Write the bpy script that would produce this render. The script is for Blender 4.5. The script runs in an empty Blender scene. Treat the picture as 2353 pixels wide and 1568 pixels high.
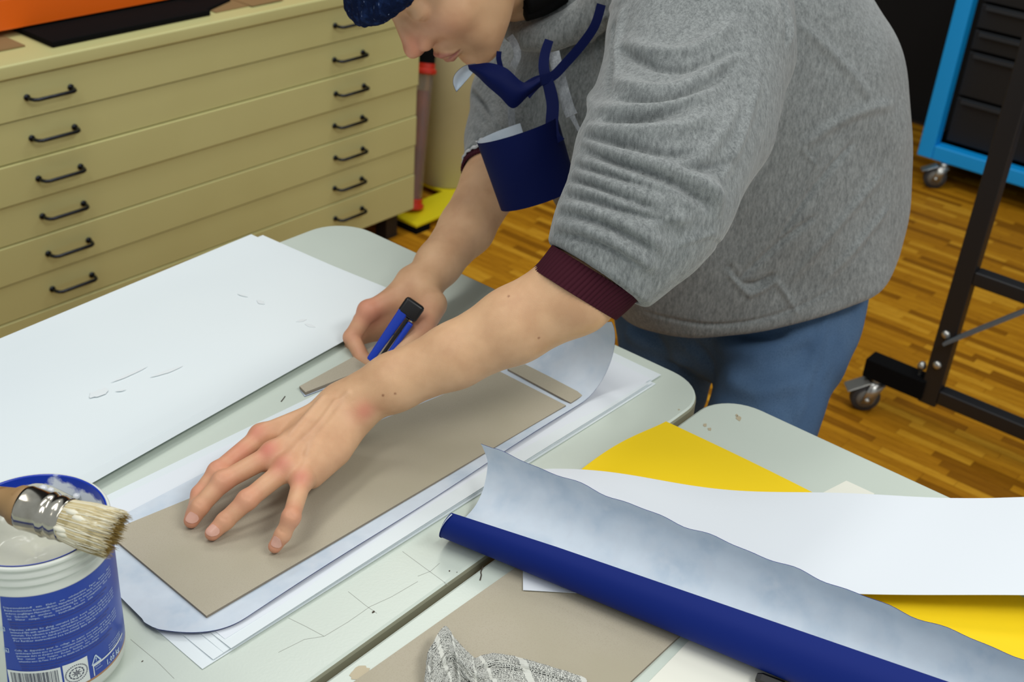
import bpy, bmesh, math, random
import numpy as np
from mathutils import Vector, Matrix
random.seed(7); RNG = np.random.default_rng(7)
sc = bpy.context.scene
COL = sc.collection
# ------------------------------------------------------------------ camera
F_PX, PITCH, ROLL, YAW = 2787.0, .53135, -.08135, .91455
TT = .74                                    # height of the table tops
CAM = np.array([0, 0, TT + .72])
def cam_rows():
    fw = np.array([math.sin(YAW)*math.cos(PITCH), math.cos(YAW)*math.cos(PITCH), -math.sin(PITCH)])
    rt = np.array([math.cos(YAW), -math.sin(YAW), 0]); dn = np.cross(fw, rt)
    c, s = math.cos(ROLL), math.sin(ROLL)
    return np.array([c*rt+s*dn, -s*rt+c*dn, fw])
MC = cam_rows()
cam = bpy.data.cameras.new('camera'); camo = bpy.data.objects.new('camera', cam); COL.objects.link(camo)
cam.sensor_width = 36; cam.lens = 36*F_PX/2353
mw = Matrix.Identity(4)
for i in range(3):
    mw[i][0] = MC[0][i]; mw[i][1] = -MC[1][i]; mw[i][2] = -MC[2][i]; mw[i][3] = CAM[i]
camo.matrix_world = mw
cam.clip_start = .02
cam.dof.use_dof = True; cam.dof.focus_distance = 1.07; cam.dof.aperture_fstop = 10.5
sc.camera = camo
# ------------------------------------------------------------------ world, lamps, exposure
w = bpy.data.worlds.new('world'); sc.world = w; w.use_nodes = True
w.node_tree.nodes['Background'].inputs[0].default_value = (.90, .97, 1.0, 1)
w.node_tree.nodes['Background'].inputs[1].default_value = .46
def ceiling_lamp(x, y, sx, sy, power, col=(1, .985, .95), z=2.85):
    l = bpy.data.lights.new('ceiling_light', 'AREA'); l.shape = 'RECTANGLE'; l.size = sx; l.size_y = sy
    l.energy = power; l.color = col
    o = bpy.data.objects.new('ceiling_light', l); o.location = (x, y, z); COL.objects.link(o)
    return o
ceiling_lamp(1.95, 1.75, 1.2, .25, 17)
ceiling_lamp(.2, 1.3, 1.2, .3, 11)
ceiling_lamp(.9, -1.0, 1.4, .5, 36)
ceiling_lamp(-.9, .3, 1.2, .4, 12)
ceiling_lamp(3.3, .2, 1.2, .3, 9)
vs = sc.view_settings; vs.view_transform = 'Standard'; vs.look = 'None'; vs.exposure = 0.0; vs.gamma = 1; vs.use_curve_mapping = False

# ------------------------------------------------------------------ geometry helpers
def ray(px, py): return MC.T @ np.array([(px-1176.5)/F_PX, (py-784)/F_PX, 1])
def P(px, py, z):                           # point of the photograph on the level z
    d = ray(px, py); return CAM + d*(z-CAM[2])/d[2]
def D(px, py, d): return CAM + ray(px, py)*d
def PL(px, py, ax, v):
    d = ray(px, py); return CAM + d*(v-CAM[ax])/d[ax]
def nrm(v): v = np.asarray(v, float); return v/np.linalg.norm(v)
def tag(o, label=None, cat=None, group=None, kind=None):
    for k, v in (('label', label), ('category', cat), ('group', group), ('kind', kind)):
        if v: o[k] = v
    return o
def link(name, me, mats=(), parent=None, smooth=False):
    o = bpy.data.objects.new(name, me); COL.objects.link(o)
    for m in (mats if isinstance(mats, (list, tuple)) else [mats]): me.materials.append(m)
    if parent: o.parent = parent
    if smooth: me.polygons.foreach_set('use_smooth', [True]*len(me.polygons))
    return o
def pydata(name, V, Fc, mats, parent=None, smooth=False, fm=None):
    me = bpy.data.meshes.new(name); me.from_pydata([tuple(map(float, v)) for v in V], [], [tuple(int(i) for i in f) for f in Fc])
    o = link(name, me, mats, parent, smooth)
    if fm is not None: me.polygons.foreach_set('material_index', list(map(int, fm)))
    me.update(); return o
def empty(name, loc=(0, 0, 0)):
    o = bpy.data.objects.new(name, None); o.location = loc; COL.objects.link(o); o.empty_display_size = .05
    bpy.context.view_layer.update(); return o
def adopt(root):
    """children were modelled in world space: keep them there below an empty that stands at the base"""
    for c in root.children:
        c.matrix_parent_inverse = Matrix.Translation(-root.location)
class MB:
    def __init__(s): s.V = []; s.F = []; s.M = []
    def add(s, V, Fc, m=0):
        n = len(s.V); s.V += [tuple(v) for v in V]; s.F += [tuple(i+n for i in f) for f in Fc]; s.M += [m]*len(Fc)
    def box(s, a, b, m=0):
        (x0, y0, z0), (x1, y1, z1) = a, b
        s.add([(x0,y0,z0),(x1,y0,z0),(x1,y1,z0),(x0,y1,z0),(x0,y0,z1),(x1,y0,z1),(x1,y1,z1),(x0,y1,z1)],
              [(0,3,2,1),(4,5,6,7),(0,1,5,4),(1,2,6,5),(2,3,7,6),(3,0,4,7)], m)
    def bar(s, p, q, w, h, up=(0, 0, 1), m=0):
        p, q = np.array(p, float), np.array(q, float); t = nrm(q-p); u = nrm(np.cross(up, t)); v = np.cross(t, u)
        V = [c+u*a*w/2+v*b*h/2 for c in (p, q) for a, b in ((-1,-1),(1,-1),(1,1),(-1,1))]
        s.add(V, [(0,1,2,3)[::-1],(4,5,6,7),(0,1,5,4),(1,2,6,5),(2,3,7,6),(3,0,4,7)], m)
    def tube(s, pts, r, n=10, m=0, cap=True):
        pts = [np.array(p, float) for p in pts]; rr = r if hasattr(r, '__len__') else [r]*len(pts)
        t0 = nrm(pts[1]-pts[0]); u = nrm(np.cross(t0, (0, 0, 1) if abs(t0[2]) < .9 else (1, 0, 0)))
        V = []
        for i, p in enumerate(pts):
            t = nrm(pts[min(i+1, len(pts)-1)]-pts[max(i-1, 0)]); u = nrm(u-t*(u@t)); v = np.cross(t, u)
            V += [p+rr[i]*(u*math.cos(2*math.pi*k/n)+v*math.sin(2*math.pi*k/n)) for k in range(n)]
        Fc = [(i*n+k, i*n+(k+1) % n, (i+1)*n+(k+1) % n, (i+1)*n+k) for i in range(len(pts)-1) for k in range(n)]
        if cap: Fc += [tuple(range(n))[::-1], tuple((len(pts)-1)*n+k for k in range(n))]
        s.add(V, Fc, m)
    def lathe(s, c, prof, n=48, axis=(0, 0, 1), m=0, cap=False):
        c = np.array(c, float); a = nrm(axis); u = nrm(np.cross(a, (0, 1, 0) if abs(a[1]) < .9 else (1, 0, 0))); v = np.cross(a, u)
        V = []
        for (r, h) in prof: V += [c+a*h+r*(u*math.cos(2*math.pi*k/n)+v*math.sin(2*math.pi*k/n)) for k in range(n)]
        Fc = [(i*n+k, i*n+(k+1) % n, (i+1)*n+(k+1) % n, (i+1)*n+k) for i in range(len(prof)-1) for k in range(n)]
        if cap: Fc += [tuple(range(n))[::-1], tuple((len(prof)-1)*n+k for k in range(n))]
        s.add(V, Fc, m)
    def build(s, name, mats, parent=None, smooth=False, bevel=0, seg=2):
        o = pydata(name, s.V, s.F, mats, parent, smooth, s.M)
        if bevel:
            b = bmesh.new(); b.from_mesh(o.data); bmesh.ops.recalc_face_normals(b, faces=b.faces)
            bmesh.ops.bevel(b, geom=[e for e in b.edges if e.calc_face_angle(0) > .5], offset=bevel, segments=seg, affect='EDGES', profile=.5)
            b.to_mesh(o.data); b.free()
            o.data.polygons.foreach_set('use_smooth', [True]*len(o.data.polygons))
            md = o.modifiers.new('wn', 'WEIGHTED_NORMAL'); md.keep_sharp = True
        return o
def grid_sheet(name, G, thick, mats, parent=None, smooth=True, flip=False):
    """a paper or cloth sheet with real thickness: G[nu][nv] points; front gets material 0, back material 1, edge material 2"""
    G = np.array(G, float); nu, nv = G.shape[:2]
    du = np.gradient(G, axis=0); dv = np.gradient(G, axis=1); N = np.cross(du, dv)
    N /= np.linalg.norm(N, axis=2, keepdims=True)+1e-12
    if flip: N = -N
    A = G+N*thick/2; B = G-N*thick/2
    V = np.concatenate([A.reshape(-1, 3), B.reshape(-1, 3)]); n = nu*nv
    Fc, M = [], []
    I = lambda i, j: i*nv+j
    for i in range(nu-1):
        for j in range(nv-1):
            q = (I(i, j), I(i+1, j), I(i+1, j+1), I(i, j+1))
            if flip: q = q[::-1]
            Fc.append(q); M.append(0); Fc.append(tuple(n+k for k in q[::-1])); M.append(min(1, len(mats)-1))
    em = min(2, len(mats)-1)
    ring = [I(i, 0) for i in range(nu)]+[I(nu-1, j) for j in range(1, nv)]+[I(i, nv-1) for i in range(nu-2, -1, -1)]+[I(0, j) for j in range(nv-2, 0, -1)]
    for k in range(len(ring)):
        a, b = ring[k], ring[(k+1) % len(ring)]; q = (b, a, n+a, n+b)
        if flip: q = q[::-1]
        Fc.append(q); M.append(em)
    o = pydata(name, V, Fc, mats, parent, smooth, M)
    if smooth:
        o.data.polygons.foreach_set('use_smooth', [m != em or len(mats) < 3 for m in M])
        me = o.data
        b = bmesh.new(); b.from_mesh(me)
        for e in b.edges:
            if e.calc_face_angle(0) > .9: e.smooth = False
        b.to_mesh(me); b.free()
    return o
def catmull(pts, n):
    pts = np.array(pts, float); m = len(pts); out = []
    for s in np.linspace(0, m-1-1e-9, n):
        i = int(s); t = s-i; p0, p1, p2, p3 = pts[max(i-1, 0)], pts[i], pts[min(i+1, m-1)], pts[min(i+2, m-1)]
        out.append(.5*(2*p1+(p2-p0)*t+(2*p0-5*p1+4*p2-p3)*t*t+(3*p1-p0-3*p2+p3)*t**3))
    return np.array(out)
def bilerp_sheet(A, B, C_, E_, nu, nv, zf):
    """quad A->B along u, A->E_ along v, height offset zf(u,v)"""
    G = []
    for i in range(nu):
        u = i/(nu-1); row = []
        for j in range(nv):
            v = j/(nv-1); p = (A*(1-u)+B*u)*(1-v)+(E_*(1-u)+C_*u)*v
            p = np.array(p, float); p[2] += zf(u, v); row.append(p)
        G.append(row)
    return G
# ------------------------------------------------------------------ materials
def mat(name, col, rough=.6, metal=0, spec=.5, nodes=None, bump=None, var=None, **kw):
    m = bpy.data.materials.new(name); m.use_nodes = True; nt = m.node_tree; b = nt.nodes['Principled BSDF']
    b.inputs['Base Color'].default_value = (*col, 1); b.inputs['Roughness'].default_value = rough; b.inputs['Metallic'].default_value = metal
    b.inputs['Specular IOR Level'].default_value = spec
    for k, v in kw.items(): b.inputs[k.replace('_', ' ')].default_value = v
    tc = nt.nodes.new('ShaderNodeTexCoord'); geo = tc.outputs['Object']
    if var:      # list of (scale, col2, lo, hi, stretch)
        last = None
        for (scale, c2, lo, hi, st, detail) in var:
            mp = nt.nodes.new('ShaderNodeMapping'); mp.inputs['Scale'].default_value = st; nt.links.new(geo, mp.inputs[0])
            n = nt.nodes.new('ShaderNodeTexNoise'); n.inputs['Scale'].default_value = scale; n.inputs['Detail'].default_value = detail
            nt.links.new(mp.outputs[0], n.inputs['Vector'])
            r = nt.nodes.new('ShaderNodeMapRange'); r.inputs[1].default_value = lo; r.inputs[2].default_value = hi; nt.links.new(n.outputs[0], r.inputs[0])
            x = nt.nodes.new('ShaderNodeMix'); x.data_type = 'RGBA'; nt.links.new(r.outputs[0], x.inputs[0])
            if last is None: x.inputs[6].default_value = (*col, 1)
            else: nt.links.new(last, x.inputs[6])
            x.inputs[7].default_value = (*c2, 1); last = x.outputs[2]
        nt.links.new(last, b.inputs['Base Color'])
    if bump:     # list of (scale, strength, distance, stretch)
        prev = None
        for (scale, stg, dist, st) in bump:
            mp = nt.nodes.new('ShaderNodeMapping'); mp.inputs['Scale'].default_value = st; nt.links.new(geo, mp.inputs[0])
            n = nt.nodes.new('ShaderNodeTexNoise'); n.inputs['Scale'].default_value = scale; n.inputs['Detail'].default_value = 3
            nt.links.new(mp.outputs[0], n.inputs['Vector'])
            bp = nt.nodes.new('ShaderNodeBump'); bp.inputs['Strength'].default_value = stg; bp.inputs['Distance'].default_value = dist
            nt.links.new(n.outputs[0], bp.inputs['Height'])
            if prev: nt.links.new(prev, bp.inputs['Normal'])
            prev = bp.outputs[0]
        nt.links.new(prev, b.inputs['Normal'])
    return m
def srgb(r, g, b):
    return tuple(((c/255)/12.92 if c/255 <= .04045 else ((c/255+.055)/1.055)**2.4) for c in (r, g, b))
ONE = (1, 1, 1)
M = {}
M['top'] = mat('table_laminate', srgb(199,209,198), .33, spec=.55, bump=[(420,.12,.0006,ONE)], var=[(2.2, srgb(192,201,191), .4,.75,ONE,4)])
M['top_edge'] = mat('table_edge_band', srgb(150,150,128), .5)
M['chip'] = mat('bare_chipboard', srgb(146,88,46), .8, var=[(60, srgb(110,62,30), .4,.7,ONE,4)])
M['stain'] = mat('dried_glue_stain', srgb(184,172,144), .5)
M['scratch'] = mat('scratch', srgb(150,152,144), .6)
M['steel_leg'] = mat('table_leg_metal', srgb(90,92,92), .4, .6)
M['paper'] = mat('white_paper', srgb(222,230,232), .62, spec=.35, var=[(3, srgb(216,225,229), .35,.7,ONE,2)])
M['paper2'] = mat('white_paper_matt', srgb(221,227,233), .7, spec=.3)
M['cream'] = mat('cream_card', srgb(228,228,215), .7)
M['wet'] = mat('wet_glue', srgb(228,234,236), .12, spec=.6)
M['pale'] = mat('pale_blue_paper_back', srgb(203,213,223), .8, spec=.25, var=[(26, srgb(184,198,212), .42,.66,ONE,6),(90, srgb(200,209,219), .45,.75,ONE,3)])
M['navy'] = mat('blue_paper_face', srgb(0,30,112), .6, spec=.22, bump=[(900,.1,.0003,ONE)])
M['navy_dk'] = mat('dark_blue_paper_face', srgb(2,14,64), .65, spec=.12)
M['board'] = mat('grey_board', srgb(178,170,152), .85, spec=.2, var=[(7, srgb(168,161,140), .38,.7,ONE,4),(900, srgb(168,159,140), .5,.75,ONE,2)])
M['board_edge'] = mat('grey_board_edge', srgb(140,130,116), .9, spec=.1)
M['yellow'] = mat('yellow_card', srgb(243,208,22), .65, spec=.3, bump=[(700,.08,.0003,ONE)])
M['cab'] = mat('beige_cabinet_paint', srgb(204,200,140), .42, spec=.4, var=[(2.5, srgb(197,192,132), .35,.7,ONE,3)])
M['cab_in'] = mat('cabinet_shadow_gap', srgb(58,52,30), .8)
M['handle'] = mat('dark_chrome_handle', srgb(52,54,58), .25, .9)
M['black'] = mat('black_metal', srgb(26,26,28), .45)
M['blackm'] = mat('black_matt', srgb(9,9,10), .9, spec=.12)
M['orange'] = mat('orange_steel', srgb(240,104,8), .4, spec=.5)
M['kraft'] = mat('brown_cardboard', srgb(140,112,70), .8)
M['redcap'] = mat('red_plastic', srgb(196,46,28), .35)
M['ylw_steel'] = mat('yellow_steel', srgb(222,206,20), .45)
M['creamroll'] = mat('cream_roll', srgb(190,182,140), .6, var=[(4, srgb(178,170,128), .4,.7,ONE,3)])
M['steelblue'] = mat('blue_steel', srgb(6,160,238), .45)
M['rack_grey'] = mat('grey_steel_strip', srgb(98,106,112), .5)
M['dkgrey'] = mat('dark_steel', srgb(38,40,44), .5)
M['drawer_blk'] = mat('black_drawer', srgb(13,14,16), .6)
M['drawer_strip'] = mat('drawer_lip_grey', srgb(38,44,50), .5)
M['zinc'] = mat('zinc', srgb(190,190,185), .3, .85)
M['tyre'] = mat('grey_rubber_wheel', srgb(58,58,60), .7)
M['hub'] = mat('grey_wheel_hub', srgb(120,118,112), .5)
M['wallblk'] = mat('black_wall', srgb(9,8,9), .9)
M['dust'] = mat('floor_scrap', srgb(70,60,50), .9)
def wood(name, c1, c2):
    return mat(name, c1, .58, spec=.12, var=[(14, c2, .35,.7,(6,1,1),5),(90, srgb(96,58,8), .62,.8,(5,.5,1),3)])
WOODS = [wood('oak_strip_%s' % n, srgb(*a), srgb(*b)) for n, a, b in (('mid',(176,120,22),(158,104,14)),('light',(204,150,40),(186,130,28)),('dark',(142,92,12),(128,80,8)),('honey',(188,132,26),(168,112,18)))]
# ================================================================== SETTING
def box_obj(name, a, b, m, parent=None, bevel=0):
    k = MB(); k.box(a, b); return k.build(name, m, parent, bevel=bevel)
fl = box_obj('floor', (-1.2, -1.6, -.06), (4.3, 3.4, -.006), mat('floor_joint', srgb(50,30,8), .8)); tag(fl, 'brown oak strip parquet floor', kind='structure')
wb = box_obj('wall_back', (4.3, -1.6, -.06), (4.4, 3.4, 3.0), M['wallblk']); tag(wb, 'black wall behind the blue framed trolley', kind='structure')
wl = box_obj('wall_left', (-1.2, 3.4, -.06), (4.4, 3.5, 3.0), M['wallblk']); tag(wl, 'dark wall behind the beige plan chest', kind='structure')
# parquet strips: the biggest in the picture are parts, the rest one part
PW, PLN, PG = .024, .17, .0007
strips = []
ix = 0
for i in range(int(5.4/PW)):
    x = -1.15+i*PW; off = RNG.random()*PLN
    y = -1.55-off
    while y < 3.4:
        strips.append((x, max(y, -1.58), min(y+PLN, 3.39))); y += PLN
def in_view(x, y):
    q = MC @ (np.array([x, y, 0])-CAM)
    if q[2] < .2: return None
    px, py = q[0]/q[2]*F_PX+1176.5, q[1]/q[2]*F_PX+784
    if not (-20 < px < 2373 and -20 < py < 1588): return None
    t = P(px, py, TT)
    if t[0] < 1.056 and -.3 < t[1] < 1.126: return None
    c = PL(px, py, 1, 2.08)
    if c[2] > .074 and c[0] < 2.215 and c[1] < y and y > 2.05: return None
    if 1420 < px < 2090 and py < 980 - (px-1640)*.1 and px < 2090-(py-590)*.35: return None
    return q[2]
seen = sorted((in_view(x+PW/2, (a+b)/2), k) for k, (x, a, b) in enumerate(strips) if in_view(x+PW/2, (a+b)/2) and b-a > .16)
top300 = set(k for _, k in seen[:298])
plank_me = {}
def plank_mesh(wm):
    if wm not in plank_me:
        k = MB(); k.box((0, 0, -.006), (PW-PG, PLN-PG, 0)); me = bpy.data.meshes.new('plank'); me.from_pydata(k.V, [], k.F); me.materials.append(WOODS[wm]); plank_me[wm] = me
    return plank_me[wm]
rest = MB()
for k, (x, a, b) in enumerate(strips):
    wm = int(RNG.choice(4, p=[.4, .15, .2, .25])); dz = float(RNG.random()*.0004)
    if k in top300:
        o = bpy.data.objects.new('plank', plank_mesh(wm)); o.location = (x, a, dz); COL.objects.link(o); o.parent = fl
    else:
        x1, y1, z0, z1 = x+PW-PG, b-PG, -.006, dz
        rest.add([(x,a,z0),(x1,a,z0),(x1,y1,z0),(x,y1,z0),(x,a,z1),(x1,a,z1),(x1,y1,z1),(x,y1,z1)], [(4,5,6,7),(0,1,5,4),(1,2,6,5),(2,3,7,6),(3,0,4,7)], wm)
tag(rest.build('plank_field', WOODS, fl), kind='stuff')

# ================================================================== TABLES
def rrect(x0, y0, x1, y1, r, n=10):
    out = []
    for cx, cy, a0 in ((x1-r, y0+r, -90), (x1-r, y1-r, 0), (x0+r, y1-r, 90), (x0+r, y0+r, 180)):
        out += [(cx+r*math.cos(math.radians(a0+90*k/n)), cy+r*math.sin(math.radians(a0+90*k/n))) for k in range(n+1)]
    return out
def table(x0, y0, x1, y1, r, label, chip=False):
    root = empty('work_table', ((x0+x1)/2, (y0+y1)/2, 0)); tag(root, label, 'table', 'white folding work tables')
    k = MB(); rings = []
    for ins, z in ((.006, TT-.026), (0, TT-.023), (0, TT-.004), (.0012, TT-.0012), (.0035, TT)):
        rings.append([(x, y, z) for x, y in rrect(x0+ins, y0+ins, x1-ins, y1-ins, r-ins)])
    n = len(rings[0]); V = sum(rings, []); Fc = []; Mm = []
    for i in range(4):
        for j in range(n): Fc.append((i*n+j, i*n+(j+1) % n, (i+1)*n+(j+1) % n, (i+1)*n+j)); Mm.append(1 if i < 3 else 0)
    Fc.append(tuple(4*n+j for j in range(n))); Mm.append(0); Fc.append(tuple(range(n))[::-1]); Mm.append(1)
    t = pydata('tabletop', V, Fc, [M['top'], M['top_edge']], root, False, Mm)
    f = MB(); yA, yB = y0+.06, y1-.06
    for yy in (yA, yB): f.box((x0+.12, yy-.015, TT-.066), (x1-.12, yy+.015, TT-.026))
    for xx in (x0+.12, x1-.12): f.box((xx-.015, yA, TT-.066), (xx+.015, yB, TT-.026))
    f.build('frame', M['steel_leg'], root)
    for xx in (x0+.14, x1-.14):
        for yy in (yA, yB):
            l = MB(); l.box((xx-.0125, yy-.0125, 0), (xx+.0125, yy+.0125, TT-.05)); l.build('leg', M['steel_leg'], root, bevel=.002)
    adopt(root)
    return root, t
tab1, t1 = table(-.60, .5195, 1.056, 1.127, .058, 'long white laminate table the person leans over, with glue pot on it')
tab2, t2 = table(-.60, -.10, 1.059, .5125, .050, 'white laminate table nearest the camera under the yellow card and blue paper trough')
def decal(name, pts, m, parent, z=TT+.00012, th=.0002, wob=0):
    c = np.mean(pts, axis=0); V = []
    for q in pts: V.append((q[0], q[1], z))
    for q in pts: V.append((q[0], q[1], z+th))
    n = len(pts); return pydata(name, V, [tuple(range(n))[::-1], tuple(range(n, 2*n))]+[(i, (i+1) % n, n+(i+1) % n, n+i) for i in range(n)], m, parent)
def blob(cx, cy, rx, ry, n=14, j=.3, rot=0):
    o = []
    for k in range(n):
        a = 2*math.pi*k/n; r = 1+j*(random.random()-.5)*2; x, y = rx*r*math.cos(a), ry*r*math.sin(a)
        o.append((cx+x*math.cos(rot)-y*math.sin(rot), cy+x*math.sin(rot)+y*math.cos(rot)))
    return o
px = lambda a, b, z=TT: P(a, b, z)
chip = [px(*q) for q in ((726,1567),(738,1553),(748,1549),(752,1544),(760,1541),(768,1534),(775,1533),(778,1540),(775,1549),(764,1549),(757,1548),(752,1553),(745,1560),(738,1566),(730,1572))]
chip = [(min(c[0], 9), min(c[1], .5098), 0) for c in chip]
decal('bare_patch', chip, M['chip'], t2); 
for (a, b, w_, h_) in ((1620,978,.0035,.0022),(1631,987,.003,.002),(1697,962,.0055,.003),(1693,955,.002,.0015),(1560,942,.0012,.001)):
    q = px(a, b); decal('stain', blob(q[0], q[1], w_, h_, rot=.5), M['stain'], t2)
q = px(826, 1548); decal('stain', blob(q[0], q[1], .009, .006, 18, .15), M['stain'], t2)
def scratch(pts, wd, parent):
    g = [px(*p) for p in pts]; L = []; R_ = []
    for i, p in enumerate(g):
        t = nrm(g[min(i+1, len(g)-1)]-g[max(i-1, 0)]); nn = np.array([-t[1], t[0], 0]); L.append(p+nn*wd/2); R_.append(p-nn*wd/2)
    decal('scratch', [l[:2] for l in L]+[r[:2] for r in R_[::-1]], M['scratch'], parent, TT+.00005, .00008)
for pts in (((663,1421),(702,1440),(745,1463)), ((745,1463),(800,1430),(850,1395),(900,1372),(960,1337)), ((925,1268),(975,1305),(1030,1345)), ((960,1325),(990,1313),(1010,1295)), ((300,1470),(360,1520),(400,1560)),((640,1500),(700,1470),(745,1463)),((800,1360),(840,1392),(866,1410))):
    scratch(pts, .00035, t1)
for (a, b, r) in ((1033,1313,.0009),(858,1407,.0016),(327,1521,.0009),(83,795,.001),(1050,1316,.0006)):
    q = px(a, b); decal('speck', blob(q[0], q[1], r, r*.6), M['dust'], t1)

# ================================================================== PLAN CHEST
CY, CX0, CX1, CZ0, CZ1 = 2.08, .94, 2.2155, .074, .70
cab = empty('plan_chest', ((CX0+CX1)/2, 2.5, 0)); tag(cab, 'beige metal plan chest with wide flat drawers and dark handles', 'cabinet')
k = MB(); k.box((CX0, CY+.012, CZ0+.004), (CX1, 2.95, CZ1-.028)); k.build('carcass', M['cab'], cab)
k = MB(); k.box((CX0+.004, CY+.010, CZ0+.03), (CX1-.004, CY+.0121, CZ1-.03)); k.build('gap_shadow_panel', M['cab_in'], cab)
box_obj('top_panel', (CX0-.006, CY-.008, CZ1-.028), (CX1+.004, 2.96, CZ1), M['cab'], cab, bevel=.004)
dz = .0825
for i in range(7):
    z1 = .6705-i*dz; z0 = z1-dz+.0022 if i < 6 else CZ0+.001
    if i == 6: z1 = .6705-6*dz
    off = (-.002, .001, -.0035, .0015, -.001, .002, .0)[i]
    d = box_obj('drawer', (CX0+.001, CY+off, z0), (CX1-.001, CY+.018, z1), M['cab'], cab, bevel=.0016)
    zh = z1-.040
    for hx in (1.139, 1.925):
        h = MB(); y = CY+off
        h.tube([(hx, y, zh), (hx, y-.014, zh), (hx+.003, y-.021, zh), (hx+.009, y-.025, zh), (hx+.084, y-.025, zh), (hx+.090, y-.021, zh), (hx+.093, y-.014, zh), (hx+.093, y, zh)], .0038, 8)
        h.tube([(hx+.093, y+.001, zh), (hx+.093, y-.003, zh)], .0065, 10); h.tube([(hx, y+.001, zh), (hx, y-.003, zh)], .0065, 10)
        h.build('handle', M['handle'], d, smooth=True)
for lx in (CX0+.05, CX1-.085):
    for ly in (2.10, 2.88): box_obj('leg', (lx, ly, 0), (lx+.042, ly+.04, CZ0+.004), M['black'], cab)
adopt(cab)
k = MB(); A, B = px(130,112,.70), px(560,5,.70)
k.box((1.13, 2.15, .7005), (1.19, 2.5, .7035)); tag(k.build('cardboard_sheet', M['kraft']), 'scrap of brown cardboard on the far left of the plan chest top', 'cardboard')
k = MB(); k.box((1.225, 2.112, .7005), (1.60, 2.6, .712)); k.add([(1.60,2.13,.7005),(1.70,2.17,.7005),(1.70,2.5,.7005),(1.60,2.5,.7005),(1.60,2.13,.709),(1.70,2.17,.709),(1.70,2.5,.709),(1.60,2.5,.709)], [(0,3,2,1),(4,5,6,7),(0,1,5,4),(1,2,6,5),(2,3,7,6),(3,0,4,7)])
tag(k.build('black_board', M['blackm'], bevel=.002), 'flat black board lying on the plan chest under the orange beam', 'board')
k = MB(); k.box((1.62, 2.12, .7002), (1.78, 2.3, .7022)); k.box((1.71, 2.11, .7022), (1.80, 2.24, .7036)); tag(k.build('cardboard_sheet', M['kraft']), 'thin brown cardboard offcut on the plan chest behind the blue hat', 'cardboard')
ob = empty('orange_beam', (1.6, 2.35, .712)); tag(ob, 'orange steel beam resting on top of the beige plan chest', 'beam')
ya = 2.215
k = MB(); k.box((.80, ya, .718), (2.20, ya+.004, .775)); k.box((.80, ya, .775), (2.20, ya+.05, .779)); k.box((.80, ya+.05, .775), (2.20, ya+.054, .80)); k.box((.80, ya, .716), (2.20, ya+.06, .72)); k.build('channel', M['orange'], ob, bevel=.0015)
k = MB(); k.box((.85, ya+.012, .7125), (.95, ya+.05, .716)); k.box((1.45, ya+.012, .7125), (1.55, ya+.05, .716)); k.build('packer', M['blackm'], ob)
k = MB(); k.box((.78, ya+.07, .7125), (2.22, ya+.35, .83)); k.build('dark_tray', M['blackm'], ob, bevel=.004)
adopt(ob)

# ================================================================== BEHIND THE PERSON
tb = empty('poster_tube', (2.278, 2.15, .031)); tag(tb, 'clear tube with red end rings and brown paper inside beside the plan chest', 'tube')
ax0, ax1 = np.array([2.278, 2.148, .0315]), np.array([2.375, 2.205, .425]); tt_ = nrm(ax1-ax0)
L_ = np.linalg.norm(ax1-ax0)
k = MB(); k.lathe(ax0, [(.026,.02),(.026,L_-.02)], 28, tt_); o = k.build('clear_wall', mat('clear_plastic', srgb(225,215,205), .15, Transmission_Weight=.75, Alpha=.55), tb, smooth=True)
k = MB(); k.lathe(ax0, [(.0,.012),(.017,.012),(.019,.2),(.016,L_-.08),(0,L_-.08)], 24, tt_); k.build('rolled_paper', mat('rust_paper', srgb(150,70,36), .7, var=[(30, srgb(108,50,30), .35,.65,(1,1,.3),4)]), tb, smooth=True)
for h0 in (.002, L_-.035):
    k = MB(); k.lathe(ax0, [(0,h0),(.030,h0),(.034,h0+.004),(.034,h0+.012),(.029,h0+.016),(.029,h0+.03),(0,h0+.03)], 28, tt_); k.build('red_ring', M['redcap'], tb, smooth=False)
k = MB(); k.lathe(ax0, [(0,L_-.012),(.027,L_-.012),(.027,L_+.03),(.020,L_+.04),(0,L_+.04)], 28, tt_); k.build('black_cap', M['blackm'], tb)
adopt(tb)
k = MB(); k.lathe((2.53, 2.24, .0), [(0,.0),(.092,.0),(.095,.004),(.095,1.2),(.088,1.2),(.086,1.15),(0,1.15)], 64)
k2 = k.build('cream_roll', M['creamroll'], smooth=True); k2.location = (0, 0, .0305); tag(k2, 'tall cream paper roll standing upright behind the right arm', 'roll')
yb = empty('foot_plate', (2.34, 2.20, 0)); tag(yb, 'yellow steel foot plate on the floor under the cream roll', 'base')
k = MB(); k.box((2.215, 2.068, .020), (2.70, 2.178, .030)); k.box((2.44, 2.178, .020), (2.62, 2.32, .030)); k.build('plate', M['ylw_steel'], yb, bevel=.002)
for bx_ in (2.24, 2.64): box_obj('foot_pad', (bx_-.025, 2.068, .0), (bx_+.03, 2.17, .020), M['blackm'], yb)
adopt(yb)

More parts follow.
